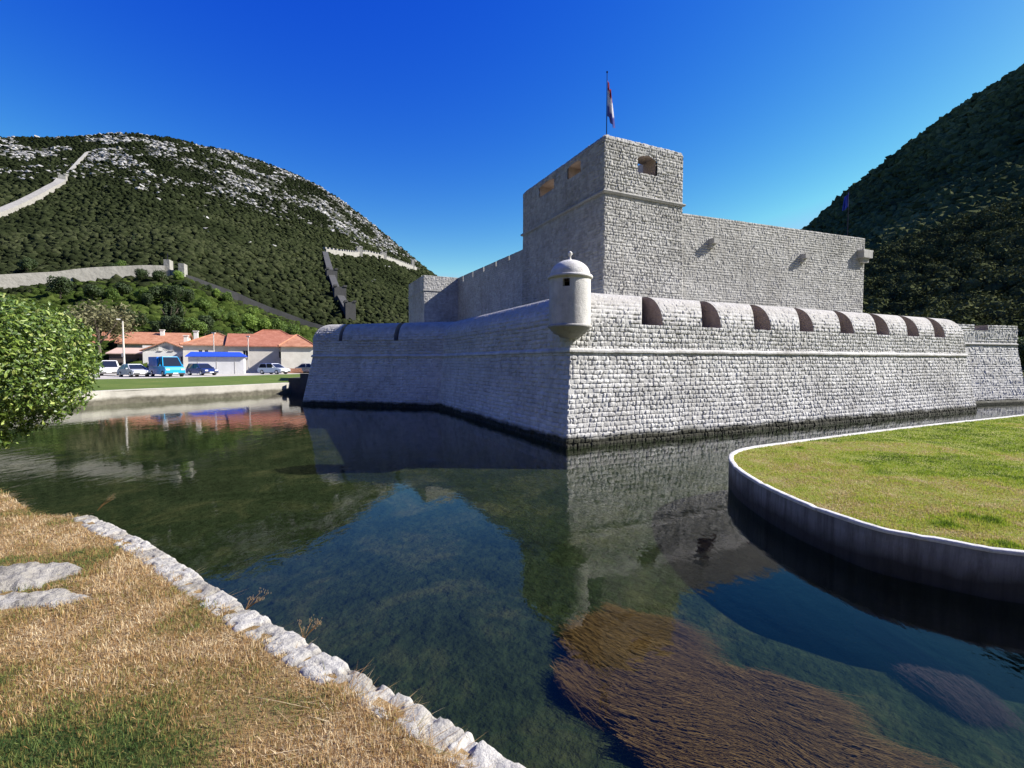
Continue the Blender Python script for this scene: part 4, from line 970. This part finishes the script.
def house(px, y, L_, W_, hw, hr, lab, roof='hip', wm='wcream', rm='tiles', wins=(), gz=None, rot=HA, chim=(), door=None, name='house', ov=.35, cat='house'):
    """px: column of the facade middle, y: depth, local x along facade, facade at local y=0, body behind."""
    b = atdepth(px, 370, y); t = thing(name, (b[0], b[1], GZ), lab, cat, rz=rot)
    mb = MB(); H2 = L_/2
    f = mb
    # facade with openings cut as recesses: wall as grid cells
    xs = sorted({-H2, H2, *[w[0]-w[2]/2 for w in wins], *[w[0]+w[2]/2 for w in wins], *([door[0]-door[1]/2, door[0]+door[1]/2] if door else [])})
    zs = sorted({-.5, hw, *[w[1]-w[3]/2 for w in wins], *[w[1]+w[3]/2 for w in wins], *([0, door[2]] if door else [])})
    for x0, x1 in zip(xs[:-1], xs[1:]):
        for z0, z1 in zip(zs[:-1], zs[1:]):
            cx, cz = (x0+x1)/2, (z0+z1)/2
            if any(abs(cx-w[0]) < w[2]/2 and abs(cz-w[1]) < w[3]/2 for w in wins): continue
            if door and abs(cx-door[0]) < door[1]/2 and 0 < cz < door[2]: continue
            mb.poly([(x0, 0, z0), (x1, 0, z0), (x1, 0, z1), (x0, 0, z1)])
    for q in [[(H2, 0), (H2, W_)], [(H2, W_), (-H2, W_)], [(-H2, W_), (-H2, 0)]]:
        (a0, b0), (a1, b1) = q; mb.poly([(a0, b0, -.5), (a1, b1, -.5), (a1, b1, hw), (a0, b0, hw)])
    ops = [(w[0], w[1], w[2], w[3]) for w in wins]+([(door[0], door[2]/2, door[1], door[2])] if door else [])
    for x_, z_, w_, h_ in ops:
        for sx in (-1, 1): mb.poly([(x_+sx*w_/2, 0, z_-h_/2), (x_+sx*w_/2, .22, z_-h_/2), (x_+sx*w_/2, .22, z_+h_/2), (x_+sx*w_/2, 0, z_+h_/2)])
        for sz in (-1, 1): mb.poly([(x_-w_/2, 0, z_+sz*h_/2), (x_+w_/2, 0, z_+sz*h_/2), (x_+w_/2, .22, z_+sz*h_/2), (x_-w_/2, .22, z_+sz*h_/2)])
    if roof == 'gablefront': mb.poly([(-H2, 0, hw), (H2, 0, hw), (0, 0, hw+hr)]); mb.poly([(-H2, W_, hw), (H2, W_, hw), (0, W_, hw+hr)])
    if roof == 'gable': [mb.poly([(s_*H2, 0, hw), (s_*H2, W_, hw), (s_*H2, W_/2, hw+hr)]) for s_ in (-1, 1)]
    o = mb.build('wall', M[wm]); o.parent = t
    mb = MB(); e = H2+ov; y0, y1 = -ov, W_+ov; rz_ = hw-.02; tk = .16
    if roof == 'hip':
        k = min((W_/2+ov), e*.98); r0, r1 = -e+k, e-k; ym = W_/2; zr = hw+hr
        for dz in (0, tk):
            mb.poly([(-e, y0, rz_+dz), (e, y0, rz_+dz), (r1, ym, zr+dz), (r0, ym, zr+dz)]); mb.poly([(e, y1, rz_+dz), (-e, y1, rz_+dz), (r0, ym, zr+dz), (r1, ym, zr+dz)])
            mb.poly([(e, y0, rz_+dz), (e, y1, rz_+dz), (r1, ym, zr+dz)]); mb.poly([(-e, y1, rz_+dz), (-e, y0, rz_+dz), (r0, ym, zr+dz)])
        c = [(-e, y0), (e, y0), (e, y1), (-e, y1)]
        for i in range(4): a, b2 = c[i], c[(i+1) % 4]; mb.poly([(*a, rz_), (*b2, rz_), (*b2, rz_+tk), (*a, rz_+tk)])
        for (pa, pb) in (((-e, y0, rz_+tk), (r0, ym, zr+tk)), ((e, y0, rz_+tk), (r1, ym, zr+tk)), ((r0, ym, zr+tk), (r1, ym, zr+tk))):
            if np.linalg.norm(np.array(pa)-pb) > .3: mb.tube([pa, pb], .13, 6)
    elif roof in ('gable', 'gablefront'):
        if roof == 'gable': A_ = [(-e, y0, rz_), (e, y0, rz_), (e, W_/2, hw+hr), (-e, W_/2, hw+hr)]; B_ = [(-e, y1, rz_), (e, y1, rz_), (e, W_/2, hw+hr), (-e, W_/2, hw+hr)]
        else: A_ = [(-e, y0, rz_), (-e, y1, rz_), (0, y1, hw+hr), (0, y0, hw+hr)]; B_ = [(e, y0, rz_), (e, y1, rz_), (0, y1, hw+hr), (0, y0, hw+hr)]
        for q in (A_, B_):
            q2 = [(x_, y_, z_+tk) for x_, y_, z_ in q]; mb.poly(q); mb.poly(q2)
            for i in range(4): mb.poly([q[i], q[(i+1) % 4], q2[(i+1) % 4], q2[i]])
    else: mb.poly([(-e, y0, hw), (e, y0, hw), (e, y1, hw+hr), (-e, y1, hw+hr)]); mb.poly([(-e, y0, hw+tk), (e, y0, hw+tk), (e, y1, hw+hr+tk), (-e, y1, hw+hr+tk)]); mb.poly([(-e, y0, hw), (e, y0, hw), (e, y0, hw+tk), (-e, y0, hw+tk)])
    ro = mb.build('roof', M[rm]); ro.parent = t
    for (cx, cy, ch_) in chim: mb = MB(); mb.box((cx, cy, hw+hr*.6+ch_/2), (.6, .6, ch_+.8)); mb.box((cx, cy, hw+hr*.6+ch_+.45), (.8, .8, .12)); sub(mb, 'chimney', M['wwhite'], ro)
    for w in wins:
        x_, z_, w_, h_ = w; mb = MB()
        mb.box((x_, .13, z_+h_/2-.04), (w_-.02, .06, .07)); mb.box((x_, .13, z_-h_/2+.04), (w_-.02, .06, .07)); mb.box((x_-w_/2+.045, .13, z_), (.07, .06, h_-.16)); mb.box((x_+w_/2-.045, .13, z_), (.07, .06, h_-.16)); mb.box((x_, .13, z_), (.05, .05, h_-.16))
        wo = mb.build('window', M['frame']); wo.parent = t
        mb = MB(); mb.poly([(x_-w_/2, .18, z_-h_/2), (x_+w_/2, .18, z_-h_/2), (x_+w_/2, .18, z_+h_/2), (x_-w_/2, .18, z_+h_/2)]); sub(mb, 'pane', M['glass'], wo)
        mb = MB(); mb.box((x_, -.06, z_-h_/2-.05), (w_+.2, .16, .09)); sub(mb, 'sill', M['frame'], wo)
    if door:
        mb = MB(); mb.box((door[0], .16, door[2]/2), (door[1]-.03, .06, door[2]-.03)); do = mb.build('door', M['wdark']); do.parent = t
        mb = MB(); mb.box((door[0]+door[1]*.35, .11, door[2]*.45), (.05, .06, .16)); sub(mb, 'handle', M['pole'], do)
    return t
house(100, 88, 9, 8, 5.0, 2.2, 'house with orange roof leftmost of all, half hidden by the brown tree', roof='hip', wins=[(2, 3.4, 1, 1.2), (-2, 3.4, 1, 1.2)])
house(153, 86, 10, 8, 4.9, 2.2, 'house with long orange gable roof behind the white gable house', roof='gable', chim=[(1, 3, 1.0)])
house(131, 78, 5.6, 5, 3.0, 1.0, 'low dark fronted shed with pale sloping roof beside the lamp post', roof='mono', wm='wdark', rm='pinkroof', name='shed', cat='shed', door=(0, 2.2, 2.4))
house(167, 79, 6.4, 7, 3.5, 1.5, 'small white gable fronted house with two little windows behind the blue van', roof='gablefront', wm='wwhite', wins=[(-.8, 4.0, .5, .8), (.7, 4.0, .5, .8), (2.2, 2.2, .6, .9)], chim=[(2.3, 3, 1.4)], door=(-2, 1.0, 2.1))
house(215, 76, 8.4, 8, 4.3, 2.0, 'cream hipped roof house behind the blue roofed kiosk', wins=[(-1.9, 3.2, .5, .9), (-1.1, 3.2, .5, .9), (2.7, 3.0, .3, .5)], chim=[(-3, 4, .8)], door=(3.0, 1.0, 2.2))
house(272, 90, 12, 9, 4.8, 3.0, 'tallest red hipped roof house standing behind the long stone house', rm='tiles2', wins=[(0, 3, 1, 1.2)])
house(262, 78, 9.5, 8, 4.2, 2.1, 'long light stone house with red roof and one dark window', roof='gable', wm='wstone', rm='tiles2', wins=[(-2.3, 3.0, .8, 1.2), (2.9, 2.9, .8, 1.2)], door=(3.6, 1.1, 2.2))
house(298, 73, 4.6, 8, 4.0, 1.9, 'windowless cream house with a hipped roof next to the fortress bastion', wm='wcream', rm='tiles')
house(1038, 74, 9, 9, 6.6, 1.4, 'distant house with tan tiled roof above the right bastion', roof='gable', wm='wwhite', rm='tiles', rot=-.2, wins=[(-2, 5, 1, 1)])
house(985, 80, 9, 5, 6.6, .3, 'low grey flat roofed building peeping above the right bastion', roof='mono', wm='wstone', rm='pinkroof', rot=-.1, wins=[(1, 6, 1, .7)])
# kiosk with blue canopy
M['blueroof'] = NT('blue_tarpaulin').pbr((.02, .07, .50), .5); M['kioskw'] = wallmat('grey_white_panel', (.50, .50, .50), (.62, .62, .63))
b = atdepth(217, 375, 66); t = thing('kiosk', (b[0], b[1], GZ), 'grey white kiosk with a blue sloping canopy roof', 'kiosk', rz=HA)
mb = MB(); mb.box((0, 1.5, 1.2), (6.6, 3, 2.4)); o = mb.build('wall', M['kioskw']); o.parent = t
mb = MB()
for dz in (0, .08): mb.poly([(-3.6, -.3, 2.42+dz), (3.6, -.3, 2.42+dz), (2.7, 2, 3.05+dz), (-3.3, 2, 3.05+dz)]); mb.poly([(-3.6, 3.3, 2.42+dz), (3.6, 3.3, 2.42+dz), (2.7, 2, 3.05+dz), (-3.3, 2, 3.05+dz)]); mb.poly([(3.6, -.3, 2.42+dz), (3.6, 3.3, 2.42+dz), (2.7, 2, 3.05+dz)])
mb.box((0, -.3, 2.46), (7.2, .03, .1)); o = mb.build('roof', M['blueroof']); o.parent = t
for q in (-2.2, 0, 2.2): mb = MB(); mb.box((q, -.02, 1.2), (.06, .03, 2.3)); o = mb.build('panel_joint', M['frame']); o.parent = t
# ------------------------------------------------------------------ vehicles
def paint(name, c, metal=.0, r=.25): return NT(name).pbr(c, r, metal=metal)
M['tyre'] = NT('tyre_rubber').pbr((.02, .02, .02), .8); M['rim'] = NT('alloy_rim').pbr((.55, .55, .57), .35, metal=.8)
M['carglass'] = NT('car_glass').pbr((.015, .02, .03), .05); M['lamp'] = NT('headlamp_glass').pbr((.7, .7, .7), .15); M['tail'] = NT('tail_lamp').pbr((.4, .01, .01), .3); M['plate'] = NT('number_plate').pbr((.7, .7, .7), .5); M['trim'] = NT('black_trim').pbr((.03, .03, .03), .6)
def vehicle(name, body, cabin, W_, wheels, wr, mat, lab, cat, px, y, rz, glass='carglass', lz=.65):
    """body: side outline [(x,z)], nose at +x. cabin: outline (4+ pts); glazing as its own mesh."""
    b = atdepth(px, 376, y); t = thing(name, (b[0], b[1], GZ), lab, cat, 'vehicles parked by the houses', rz)
    def hull(out, w, tuck, mat_, nm, inset_top=0):
        out = np.array(out); mb = MB(); zmin, zmax = out[:, 1].min(), out[:, 1].max(); n_ = len(out)
        def wz(z): return w/2-tuck*((z-zmin)/(zmax-zmin+1e-6))**1.3
        Lp = [(x_, wz(z_), z_) for x_, z_ in out]; Rp = [(x_, -wz(z_), z_) for x_, z_ in out]
        mb.poly(Lp); mb.poly(Rp[::-1])
        for i in range(n_): j = (i+1) % n_; mb.poly([Lp[i], Lp[j], Rp[j], Rp[i]])
        o = mb.build(nm, mat_); o.parent = t
        bv = o.modifiers.new('bevel', 'BEVEL'); bv.width = .06; bv.segments = 2; bv.limit_method = 'ANGLE'; return o
    hull(body, W_, .07, mat, 'body')
    g = hull(cabin, W_-.10, .20, M[glass], 'windows')
    c = np.array(cabin); top = c[c[:, 1] > c[:, 1].max()-.06]; x0, x1 = top[:, 0].min(), top[:, 0].max(); zt = c[:, 1].max()
    mb = MB(); mb.box(((x0+x1)/2, 0, zt+.02), (x1-x0+.06, W_-.46, .07), taper=.06)
    # pillars
    o = mb.build('roof', mat); o.parent = t
    xb0, xb1 = c[:, 0].min(), c[:, 0].max(); zb = c[:, 1].min()
    for s_ in (-1, 1):
        for (xa, xb_) in ((xb0, x0), ((xb0+xb1)/2, (x0+x1)/2), (xb1, x1)): mb = MB(); mb.tube([(xa, s_*(W_/2-.05), zb), (xb_, s_*(W_/2-.25), zt)], .045, 5); o = mb.build('pillar', mat); o.parent = t
    first = None
    for wx in wheels:
        for s_ in (-1, 1):
            mb = MB(); mb.tube([(wx, s_*(W_/2-.22), wr), (wx, s_*(W_/2+.0), wr)], wr, 18); wo = mb.build('wheel', M['tyre']); wo.parent = t
            mb = MB(); mb.tube([(wx, s_*(W_/2-.02), wr), (wx, s_*(W_/2+.012), wr)], wr*.62, 14); sub(mb, 'rim', M['rim'], wo)
    xn = max(p[0] for p in body); xr = min(p[0] for p in body)
    for s_ in (-1, 1):
        mb = MB(); mb.box((xn-.06, s_*(W_/2-.28), lz), (.18, .34, .16)); o = mb.build('headlight', M['lamp']); o.parent = t
        mb = MB(); mb.box((xr+.05, s_*(W_/2-.2), lz+.1), (.14, .24, .2)); o = mb.build('tail_light', M['tail']); o.parent = t
        mb = MB(); mb.box((xb1-.35, s_*(W_/2+.07), zb+.08), (.12, .2, .14)); o = mb.build('mirror', mat if glass else mat); o.parent = t
    mb = MB(); mb.box((xn+.0, 0, .38), (.12, W_-.2, .16)); o = mb.build('bumper', M['trim']); o.parent = t
    mb = MB(); mb.box((xn+.07, 0, .42), (.02, .5, .11)); o = mb.build('number_plate', M['plate']); o.parent = t
    return t
car_b = [(-2.1, .35), (-2.15, .75), (-2.0, .92), (-1.2, .95), (1.0, .93), (1.9, .78), (2.15, .6), (2.15, .35), (1.85, .25), (-1.9, .25)]
car_c = [(-1.75, .9), (-1.05, 1.38), (.25, 1.42), (1.15, .9)]
wag_c = [(-1.95, .9), (-1.75, 1.42), (.25, 1.46), (1.15, .9)]
van_b = [(-2.3, .35), (-2.35, 1.1), (-2.3, 1.15), (1.0, 1.12), (2.0, .95), (2.25, .7), (2.25, .35), (2, .25), (-2.1, .25)]
van_c = [(-2.3, 1.1), (-2.15, 1.82), (.4, 1.85), (1.4, 1.08)]
vehicle('parked_van', van_b, van_c, 1.8, (-1.4, 1.45), .33, paint('white_paint', (.7, .7, .7)), 'white panel van leftmost of the vehicles beside the big bush', 'van', 110, 60, -.9)
vehicle('parked_car', car_b, car_c, 1.75, (-1.3, 1.35), .31, paint('silver_paint', (.55, .57, .60), .3), 'silver saloon car parked between the white van and blue van', 'car', 134, 54.5, -.55)
blue = paint('blue_paint', (.01, .13, .55)); cy = paint('cyan_paint', (.02, .32, .62))
tb = [(-2.6, .4), (-2.6, 1.35), (1.3, 1.3), (2.35, 1.1), (2.5, .8), (2.5, .4), (2.2, .3), (-2.4, .3)]
tc = [(.1, 1.25), (.15, 2.25), (1.05, 2.28), (1.75, 1.25)]
t = vehicle('parked_van', tb, tc, 2.0, (-1.6, 1.7), .36, cy, 'bright blue delivery van with dark windscreen beside the silver saloon', 'van', 167, 55.5, -.62, lz=.85)
mb = MB(); mb.box((-1.25, 0, 1.75), (2.6, 1.96, 1.1)); o = mb.build('cargo_box', blue); o.parent = t
vehicle('parked_car', car_b, wag_c, 1.75, (-1.3, 1.35), .31, paint('navy_paint', (.02, .04, .16), .2), 'dark navy hatchback in front of the blue roofed kiosk', 'car', 202, 61, -.5)
vehicle('parked_car', car_b, wag_c, 1.75, (-1.3, 1.35), .31, paint('pale_silver_paint', (.60, .63, .68), .3), 'pale silver estate car in front of the long stone house', 'car', 274, 67, -.35)
vehicle('parked_car', car_b, car_c, 1.75, (-1.3, 1.35), .31, paint('grey_paint', (.22, .25, .30), .3), 'grey car mostly hidden behind the fortress left bastion', 'car', 311, 73, -.2)
# lamp post
b = atdepth(124.5, 372, 62); t = thing('lamp_post', (b[0], b[1], GZ), 'grey lamp post beside the low dark shed', 'lamp post')
mb = MB(); mb.tube([(0, 0, 0), (0, 0, 3.2), (0, 0, 7.0)], [.14, .11, .08], 8); o = mb.build('pole', M['wstone']); o.parent = t
mb = MB(); mb.tube([(0, 0, 6.9), (-.1, -.1, 7.2), (-.25, -.25, 7.25)], .05, 6); o = mb.build('arm', M['pole']); o.parent = t
mb = MB(); mb.box((-.3, -.3, 7.22), (.4, .26, .14), .78); o = mb.build('lamp_head', M['frame']); o.parent = t
mb = MB(); mb.box((0, -.1, 2.6), (.3, .2, .45)); o = mb.build('meter_box', M['frame']); o.parent = t
for px, y, hgt, lab in [(229, 74, 6.0, 'thin white mast in front of the cream hipped house'), (262, 76, 5.6, 'thin white mast before the long stone house')]:
    b = atdepth(px, 372, y); t = thing('mast', (b[0]-1, b[1]-2, GZ), lab, 'mast'); mb = MB(); mb.tube([(0, 0, 0), (0, 0, hgt)], .06, 6); o = mb.build('pole', M['frame']); o.parent = t
    mb = MB(); mb.box((0, 0, hgt+.08), (.5, .2, .16)); o = mb.build('lamp_head', M['frame']); o.parent = t
# timber stack
b = atdepth(293, 374, 71); t = thing('timber_stack', (b[0], b[1], GZ), 'pile of brown timber in front of the windowless cream house', 'timber')
M['timber'] = NT('brown_timber').pbr((.30, .14, .08), .9)
for k in range(7):
    mb = MB(); mb.box((random.uniform(-.1, .1), 0, .12+.18*(k % 4)), (2.6-.2*(k//2), .2, .16), .4+random.uniform(-.2, .2)); o = mb.build('plank', M['timber']); o.parent = t
# bridge abutment left of the bastion, its shade put into the stone colour
q0 = np.array(quay[-1]); mb = MB()
a0 = np.array(ground(292.5, 399.5, .3)[:2]); a1 = np.array(ground(318, 397, .3)[:2]); 
t = wthing('bridge_abutment', (a0[0], a0[1], 0), 'shade-dark stone bridge abutment between the quay and the fortress bastion', 'abutment')
mb = MB(); mb.prism([q0+np.array([-.25, -.2]), q0+np.array([5.5, -.6]), q0+np.array([6, 9]), q0+np.array([-.5, 9])], -1.3, 1.45); bw(mb, 'wall', M['citywall_shaded'], t)
mb = MB(); mb.prism([q0+np.array([1.2, -.9]), q0+np.array([6, -1.2]), q0+np.array([6, -.65]), q0+np.array([1.2, -.45])], .4, 1.9); bw(mb, 'parapet', M['citywall_shaded'], t)
# ------------------------------------------------------------------ foreground bush tree
ft = wthing('round_laurel_tree', (-11.8, 8.9, GZ), 'big round glossy leaved evergreen tree overhanging the water at the left edge', 'tree')
n = NT('laurel_leaves'); cc = n.ramp(n.tone(), [(0, (.022, .045, .009)), (.4, (.075, .13, .018)), (.72, (.20, .28, .045)), (1, (.46, .48, .17))]); M['laurel'] = n.pbr(cc, .42, spec=.5, trans=.3)
cc0 = np.array([-10.95, 9.0, 2.95]); RR = np.array([2.2, 2.1, 1.60])
rg = np.random.default_rng(5); nl = 52000
d = rg.normal(0, 1, (nl, 3)); d /= np.linalg.norm(d, axis=1)[:, None]
bumpy = 1+.16*(fbm(d[:, 0]*2.4+d[:, 2]*1.3+9, d[:, 1]*2.4-d[:, 2]*2+4, 3)-.5)*2
q = np.where(rg.uniform(0, 1, nl) < .62, 1-.14*rg.uniform(0, 1, nl), rg.uniform(.45, .9, nl))
ragged = np.clip(1.06-.0*d[:, 2], .8, 1.2); p = cc0+d*RR*(q*bumpy*ragged)[:, None]
# thin the underside
gapn = fbm(p[:, 0]*1.6+2, p[:, 2]*1.6+p[:, 1], 3); kp_ = ~((p[:, 2] < 2.0) & (gapn < .45)); p = p[kp_]; d = d[kp_]; nl = len(p)
# hanging lower lobes
ex = []
for c, r_, m_ in [((-9.9, 8.6, 1.62), .55, 700), ((-10.4, 8.7, 1.45), .5, 600), ((-9.6, 8.7, 2.1), .5, 700), ((-9.8, 8.5, 2.0), .5, 600)]:
    dd = rg.normal(0, 1, (m_, 3)); dd /= np.linalg.norm(dd, axis=1)[:, None]; ex.append((np.array(c)+dd*r_*rg.uniform(.4, 1, (m_, 1))*np.array([1, 1, .7]), dd))
p = np.concatenate([p]+[e[0] for e in ex]); d = np.concatenate([d]+[e[1] for e in ex]); nl = len(p)
nrm = d*.7+np.array([0, 0, .45])+rg.normal(0, .55, (nl, 3)); nrm /= np.linalg.norm(nrm, axis=1)[:, None]
a = np.cross(nrm, rg.normal(0, 1, (nl, 3))); a /= np.linalg.norm(a, axis=1)[:, None]; bq = np.cross(nrm, a); s = (.050*rg.uniform(.6, 1.25, nl))[:, None]
V = np.stack([p-a*s, p-a*s*.2-bq*s*.42+nrm*s*.12, p+a*s*.55-bq*s*.3+nrm*s*.1, p+a*s, p+a*s*.55+bq*s*.3+nrm*s*.1, p-a*s*.2+bq*s*.42+nrm*s*.12], 1)
mb = MB(); mb.V.append(V.reshape(-1, 3)); mb.T.append(np.repeat(np.clip(rg.beta(2, 2.2, nl)+.12*(fbm(p[:, 0]*2, p[:, 2]*2)-.5), 0, 1), 6)); mb.n = nl*6; bi = np.arange(nl)[:, None]*6
for f_ in ([0, 1, 4, 5], [1, 2, 3, 4]): mb.F[4].append(bi+np.array([f_])); mb.M[4].append(np.zeros(nl, int))
bw(mb, 'crown', M['laurel'], ft)
mb = MB(); mb.tube([(-11.8, 8.9, 1.1), (-11.6, 8.95, 1.8), (-11.1, 9.0, 2.4), (-10.6, 9.0, 3.2)], [.16, .13, .10, .05], 8)
for k in range(14):
    aa = k*2.4; el = rg.uniform(-.5, .9); e_ = cc0+np.array([math.cos(aa)*math.cos(el)*1.7, math.sin(aa)*math.cos(el)*1.6, math.sin(el)*1.15]); m_ = np.array([-11.1, 9, 2.3+.05*k]); mb.tube([m_, (m_+e_)/2+np.array([0, 0, .1]), e_], [.05, .035, .012], 5)
bw(mb, 'trunk', M['bark'], ft, True)
# ------------------------------------------------------------------ water weeds
n = NT('brown_water_weed'); M['weed'] = n.pbr(n.ramp(n.tone(), [(0, (.04, .018, .008)), (.5, (.12, .055, .024)), (1, (.22, .11, .05))]), .8, spec=.1)
n = NT('violet_water_weed'); M['weed2'] = n.pbr(n.ramp(n.tone(), [(0, (.02, .008, .014)), (.5, (.045, .018, .032)), (1, (.075, .035, .05))]), .8, spec=.1)
def weeds(pxpoly, z, N, dirv, mat, lab, length, seed):
    poly = [tuple(ground(x_, y_, z)[:2]) for x_, y_ in pxpoly]; P_ = np.array(poly); lo, hi = P_.min(0), P_.max(0)
    rg = np.random.default_rng(seed); x_ = rg.uniform(lo[0], hi[0], N); y_ = rg.uniform(lo[1], hi[1], N); k = inside(x_, y_, poly); dd = dist_path(x_, y_, poly+[poly[0]])
    k &= rg.uniform(0, 1, N) < np.clip(dd/.7+1.7*(fbm(x_*1.5+seed, y_*1.5, 4)-.5), 0, 1)**1.3*(.35+.65*sst(.35, .5, fbm(x_*2.6, y_*2.6+seed, 3)))*np.clip(.25+1.3*fbm(x_*1.5, y_*1.5), 0, 1)
    x_, y_ = x_[k], y_[k]; n_ = len(x_); z0 = z-.05+.10*fbm(x_*1.3, y_*1.3+seed)+.04*rg.uniform(-1, 1, n_)
    base = math.atan2(dirv[1], dirv[0]); ang = base+.5*(fbm(x_*.7+seed, y_*.7, 3)-.5)*2+.12*rg.normal(0, 1, n_); K = 5; L_ = length*rg.uniform(.5, 1.1, n_)
    w = .0034*rg.uniform(.6, 1.5, n_); V = []; cx, cy = x_.copy(), y_.copy(); ph = rg.uniform(0, 6.28, n_)
    for i in range(K):
        a_ = ang+.18*np.sin(i*1.2+ph+x_*4); nx, ny = -np.sin(a_), np.cos(a_); ww = w*(1-.75*i/(K-1)); zz_ = z0+.03*np.sin(i*.9+ph)-.008*i
        V.append(np.stack([cx-nx*ww, cy-ny*ww, zz_], 1)); V.append(np.stack([cx+nx*ww, cy+ny*ww, zz_], 1)); cx = cx+np.cos(a_)*L_/(K-1); cy = cy+np.sin(a_)*L_/(K-1)
    V = np.stack(V, 1); mb = MB(); mb.V.append(V.reshape(-1, 3)); mb.T.append(np.repeat(np.clip(rg.beta(2, 2, n_)*.8+.5*(fbm(x_*2, y_*2)-.4), 0, 1), K*2)); mb.n = n_*K*2; bi = np.arange(n_)[:, None]*K*2
    for i in range(K-1): mb.F[4].append(bi+np.array([[2*i, 2*i+1, 2*i+3, 2*i+2]])); mb.M[4].append(np.zeros(n_, int))
    tag(mb.build('water_weed', M[mat]), lab, 'water weed', kind='stuff')
dv = ground(840, 735, -.5)-ground(600, 650, -.5)
weeds([(538, 640), (600, 600), (668, 620), (690, 655), (770, 675), (835, 705), (900, 770), (960, 840), (700, 860), (640, 760), (560, 690)], -.64, 300000, dv[:2], 'weed', 'long brown water weed streaming under the surface in front', .7, 3)
dv = ground(950, 690, -.5)-ground(850, 610, -.5)
weeds([(830, 600), (880, 605), (940, 650), (985, 695), (940, 690), (860, 650)], -.66, 110000, dv[:2], 'weed2', 'violet brown water weed patch beside the island wall', .5, 8)
# ------------------------------------------------------------------ light
SAZ = R(5); SEL = R(36.5)
sv = Vector((math.cos(SAZ)*math.cos(SEL), math.sin(SAZ)*math.cos(SEL), math.sin(SEL)))
ld = bpy.data.lights.new('sun', 'SUN'); ld.energy = 5.0; ld.angle = R(.53); ld.color = (1, .955, .89)
lo = bpy.data.objects.new('sun', ld); COL.objects.link(lo); lo.rotation_euler = sv.to_track_quat('Z', 'Y').to_euler()
w = bpy.data.worlds.new('World'); S.world = w; w.use_nodes = True; nt_ = w.node_tree; nt_.nodes.clear()
SKYTINT = (1.0, .88, 1.25, 1); SKYSAT = 1.25
sk = nt_.nodes.new('ShaderNodeTexSky'); sk.sky_type = 'NISHITA'; sk.sun_disc = False; sk.sun_elevation = SEL; sk.sun_rotation = math.pi/2-SAZ
sk.altitude = 0; sk.air_density = 1.0; sk.dust_density = .25; sk.ozone_density = 3.0
hs = nt_.nodes.new('ShaderNodeHueSaturation'); hs.inputs['Saturation'].default_value = 1.6; hs.inputs['Hue'].default_value = .505
gm = nt_.nodes.new('ShaderNodeGamma'); gm.inputs[1].default_value = 1.0
bg = nt_.nodes.new('ShaderNodeBackground'); bg.inputs[1].default_value = .06; wo = nt_.nodes.new('ShaderNodeOutputWorld')
tint = nt_.nodes.new('ShaderNodeMix'); tint.data_type = 'RGBA'; tint.blend_type = 'MULTIPLY'; tint.inputs[0].default_value = 1; tint.inputs[7].default_value = SKYTINT
hs.inputs['Saturation'].default_value = SKYSAT; hs.inputs['Hue'].default_value = .5
nt_.links.new(sk.outputs[0], tint.inputs[6]); nt_.links.new(tint.outputs[2], hs.inputs['Color']); sc_ = nt_.nodes.new('ShaderNodeSeparateColor'); cc_ = nt_.nodes.new('ShaderNodeCombineColor'); nt_.links.new(hs.outputs[0], sc_.inputs[0])
def wm(op, a, b):
    x = nt_.nodes.new('ShaderNodeMath'); x.operation = op
    if hasattr(a, 'links'): nt_.links.new(a, x.inputs[0])
    x.inputs[1].default_value = b; return x.outputs[0]
for i, (v0, o0, g_, mx_) in enumerate([(.034, .0160, 2.0, .42), (.127, .140, 1.9, .66), (.539, .700, .45, .95)]):   # deep polarised autumn blue, per channel
    k_ = bg.inputs[1].default_value*2**1.1
    v = wm('MULTIPLY', sc_.outputs[i], k_/v0); v = wm('POWER', v, g_); v = wm('MULTIPLY', v, o0); v = wm('MINIMUM', v, mx_); v = wm('MULTIPLY', v, 1/k_)
    nt_.links.new(v, cc_.inputs[i])
nt_.links.new(cc_.outputs[0], bg.inputs[0]); nt_.links.new(bg.outputs[0], wo.inputs[0])
S.view_settings.view_transform = 'Standard'; S.view_settings.look = 'None'; S.view_settings.gamma = 1; S.view_settings.exposure = 1.1
S.render.engine = 'CYCLES'; S.cycles.max_bounces = 8; S.cycles.transparent_max_bounces = 8
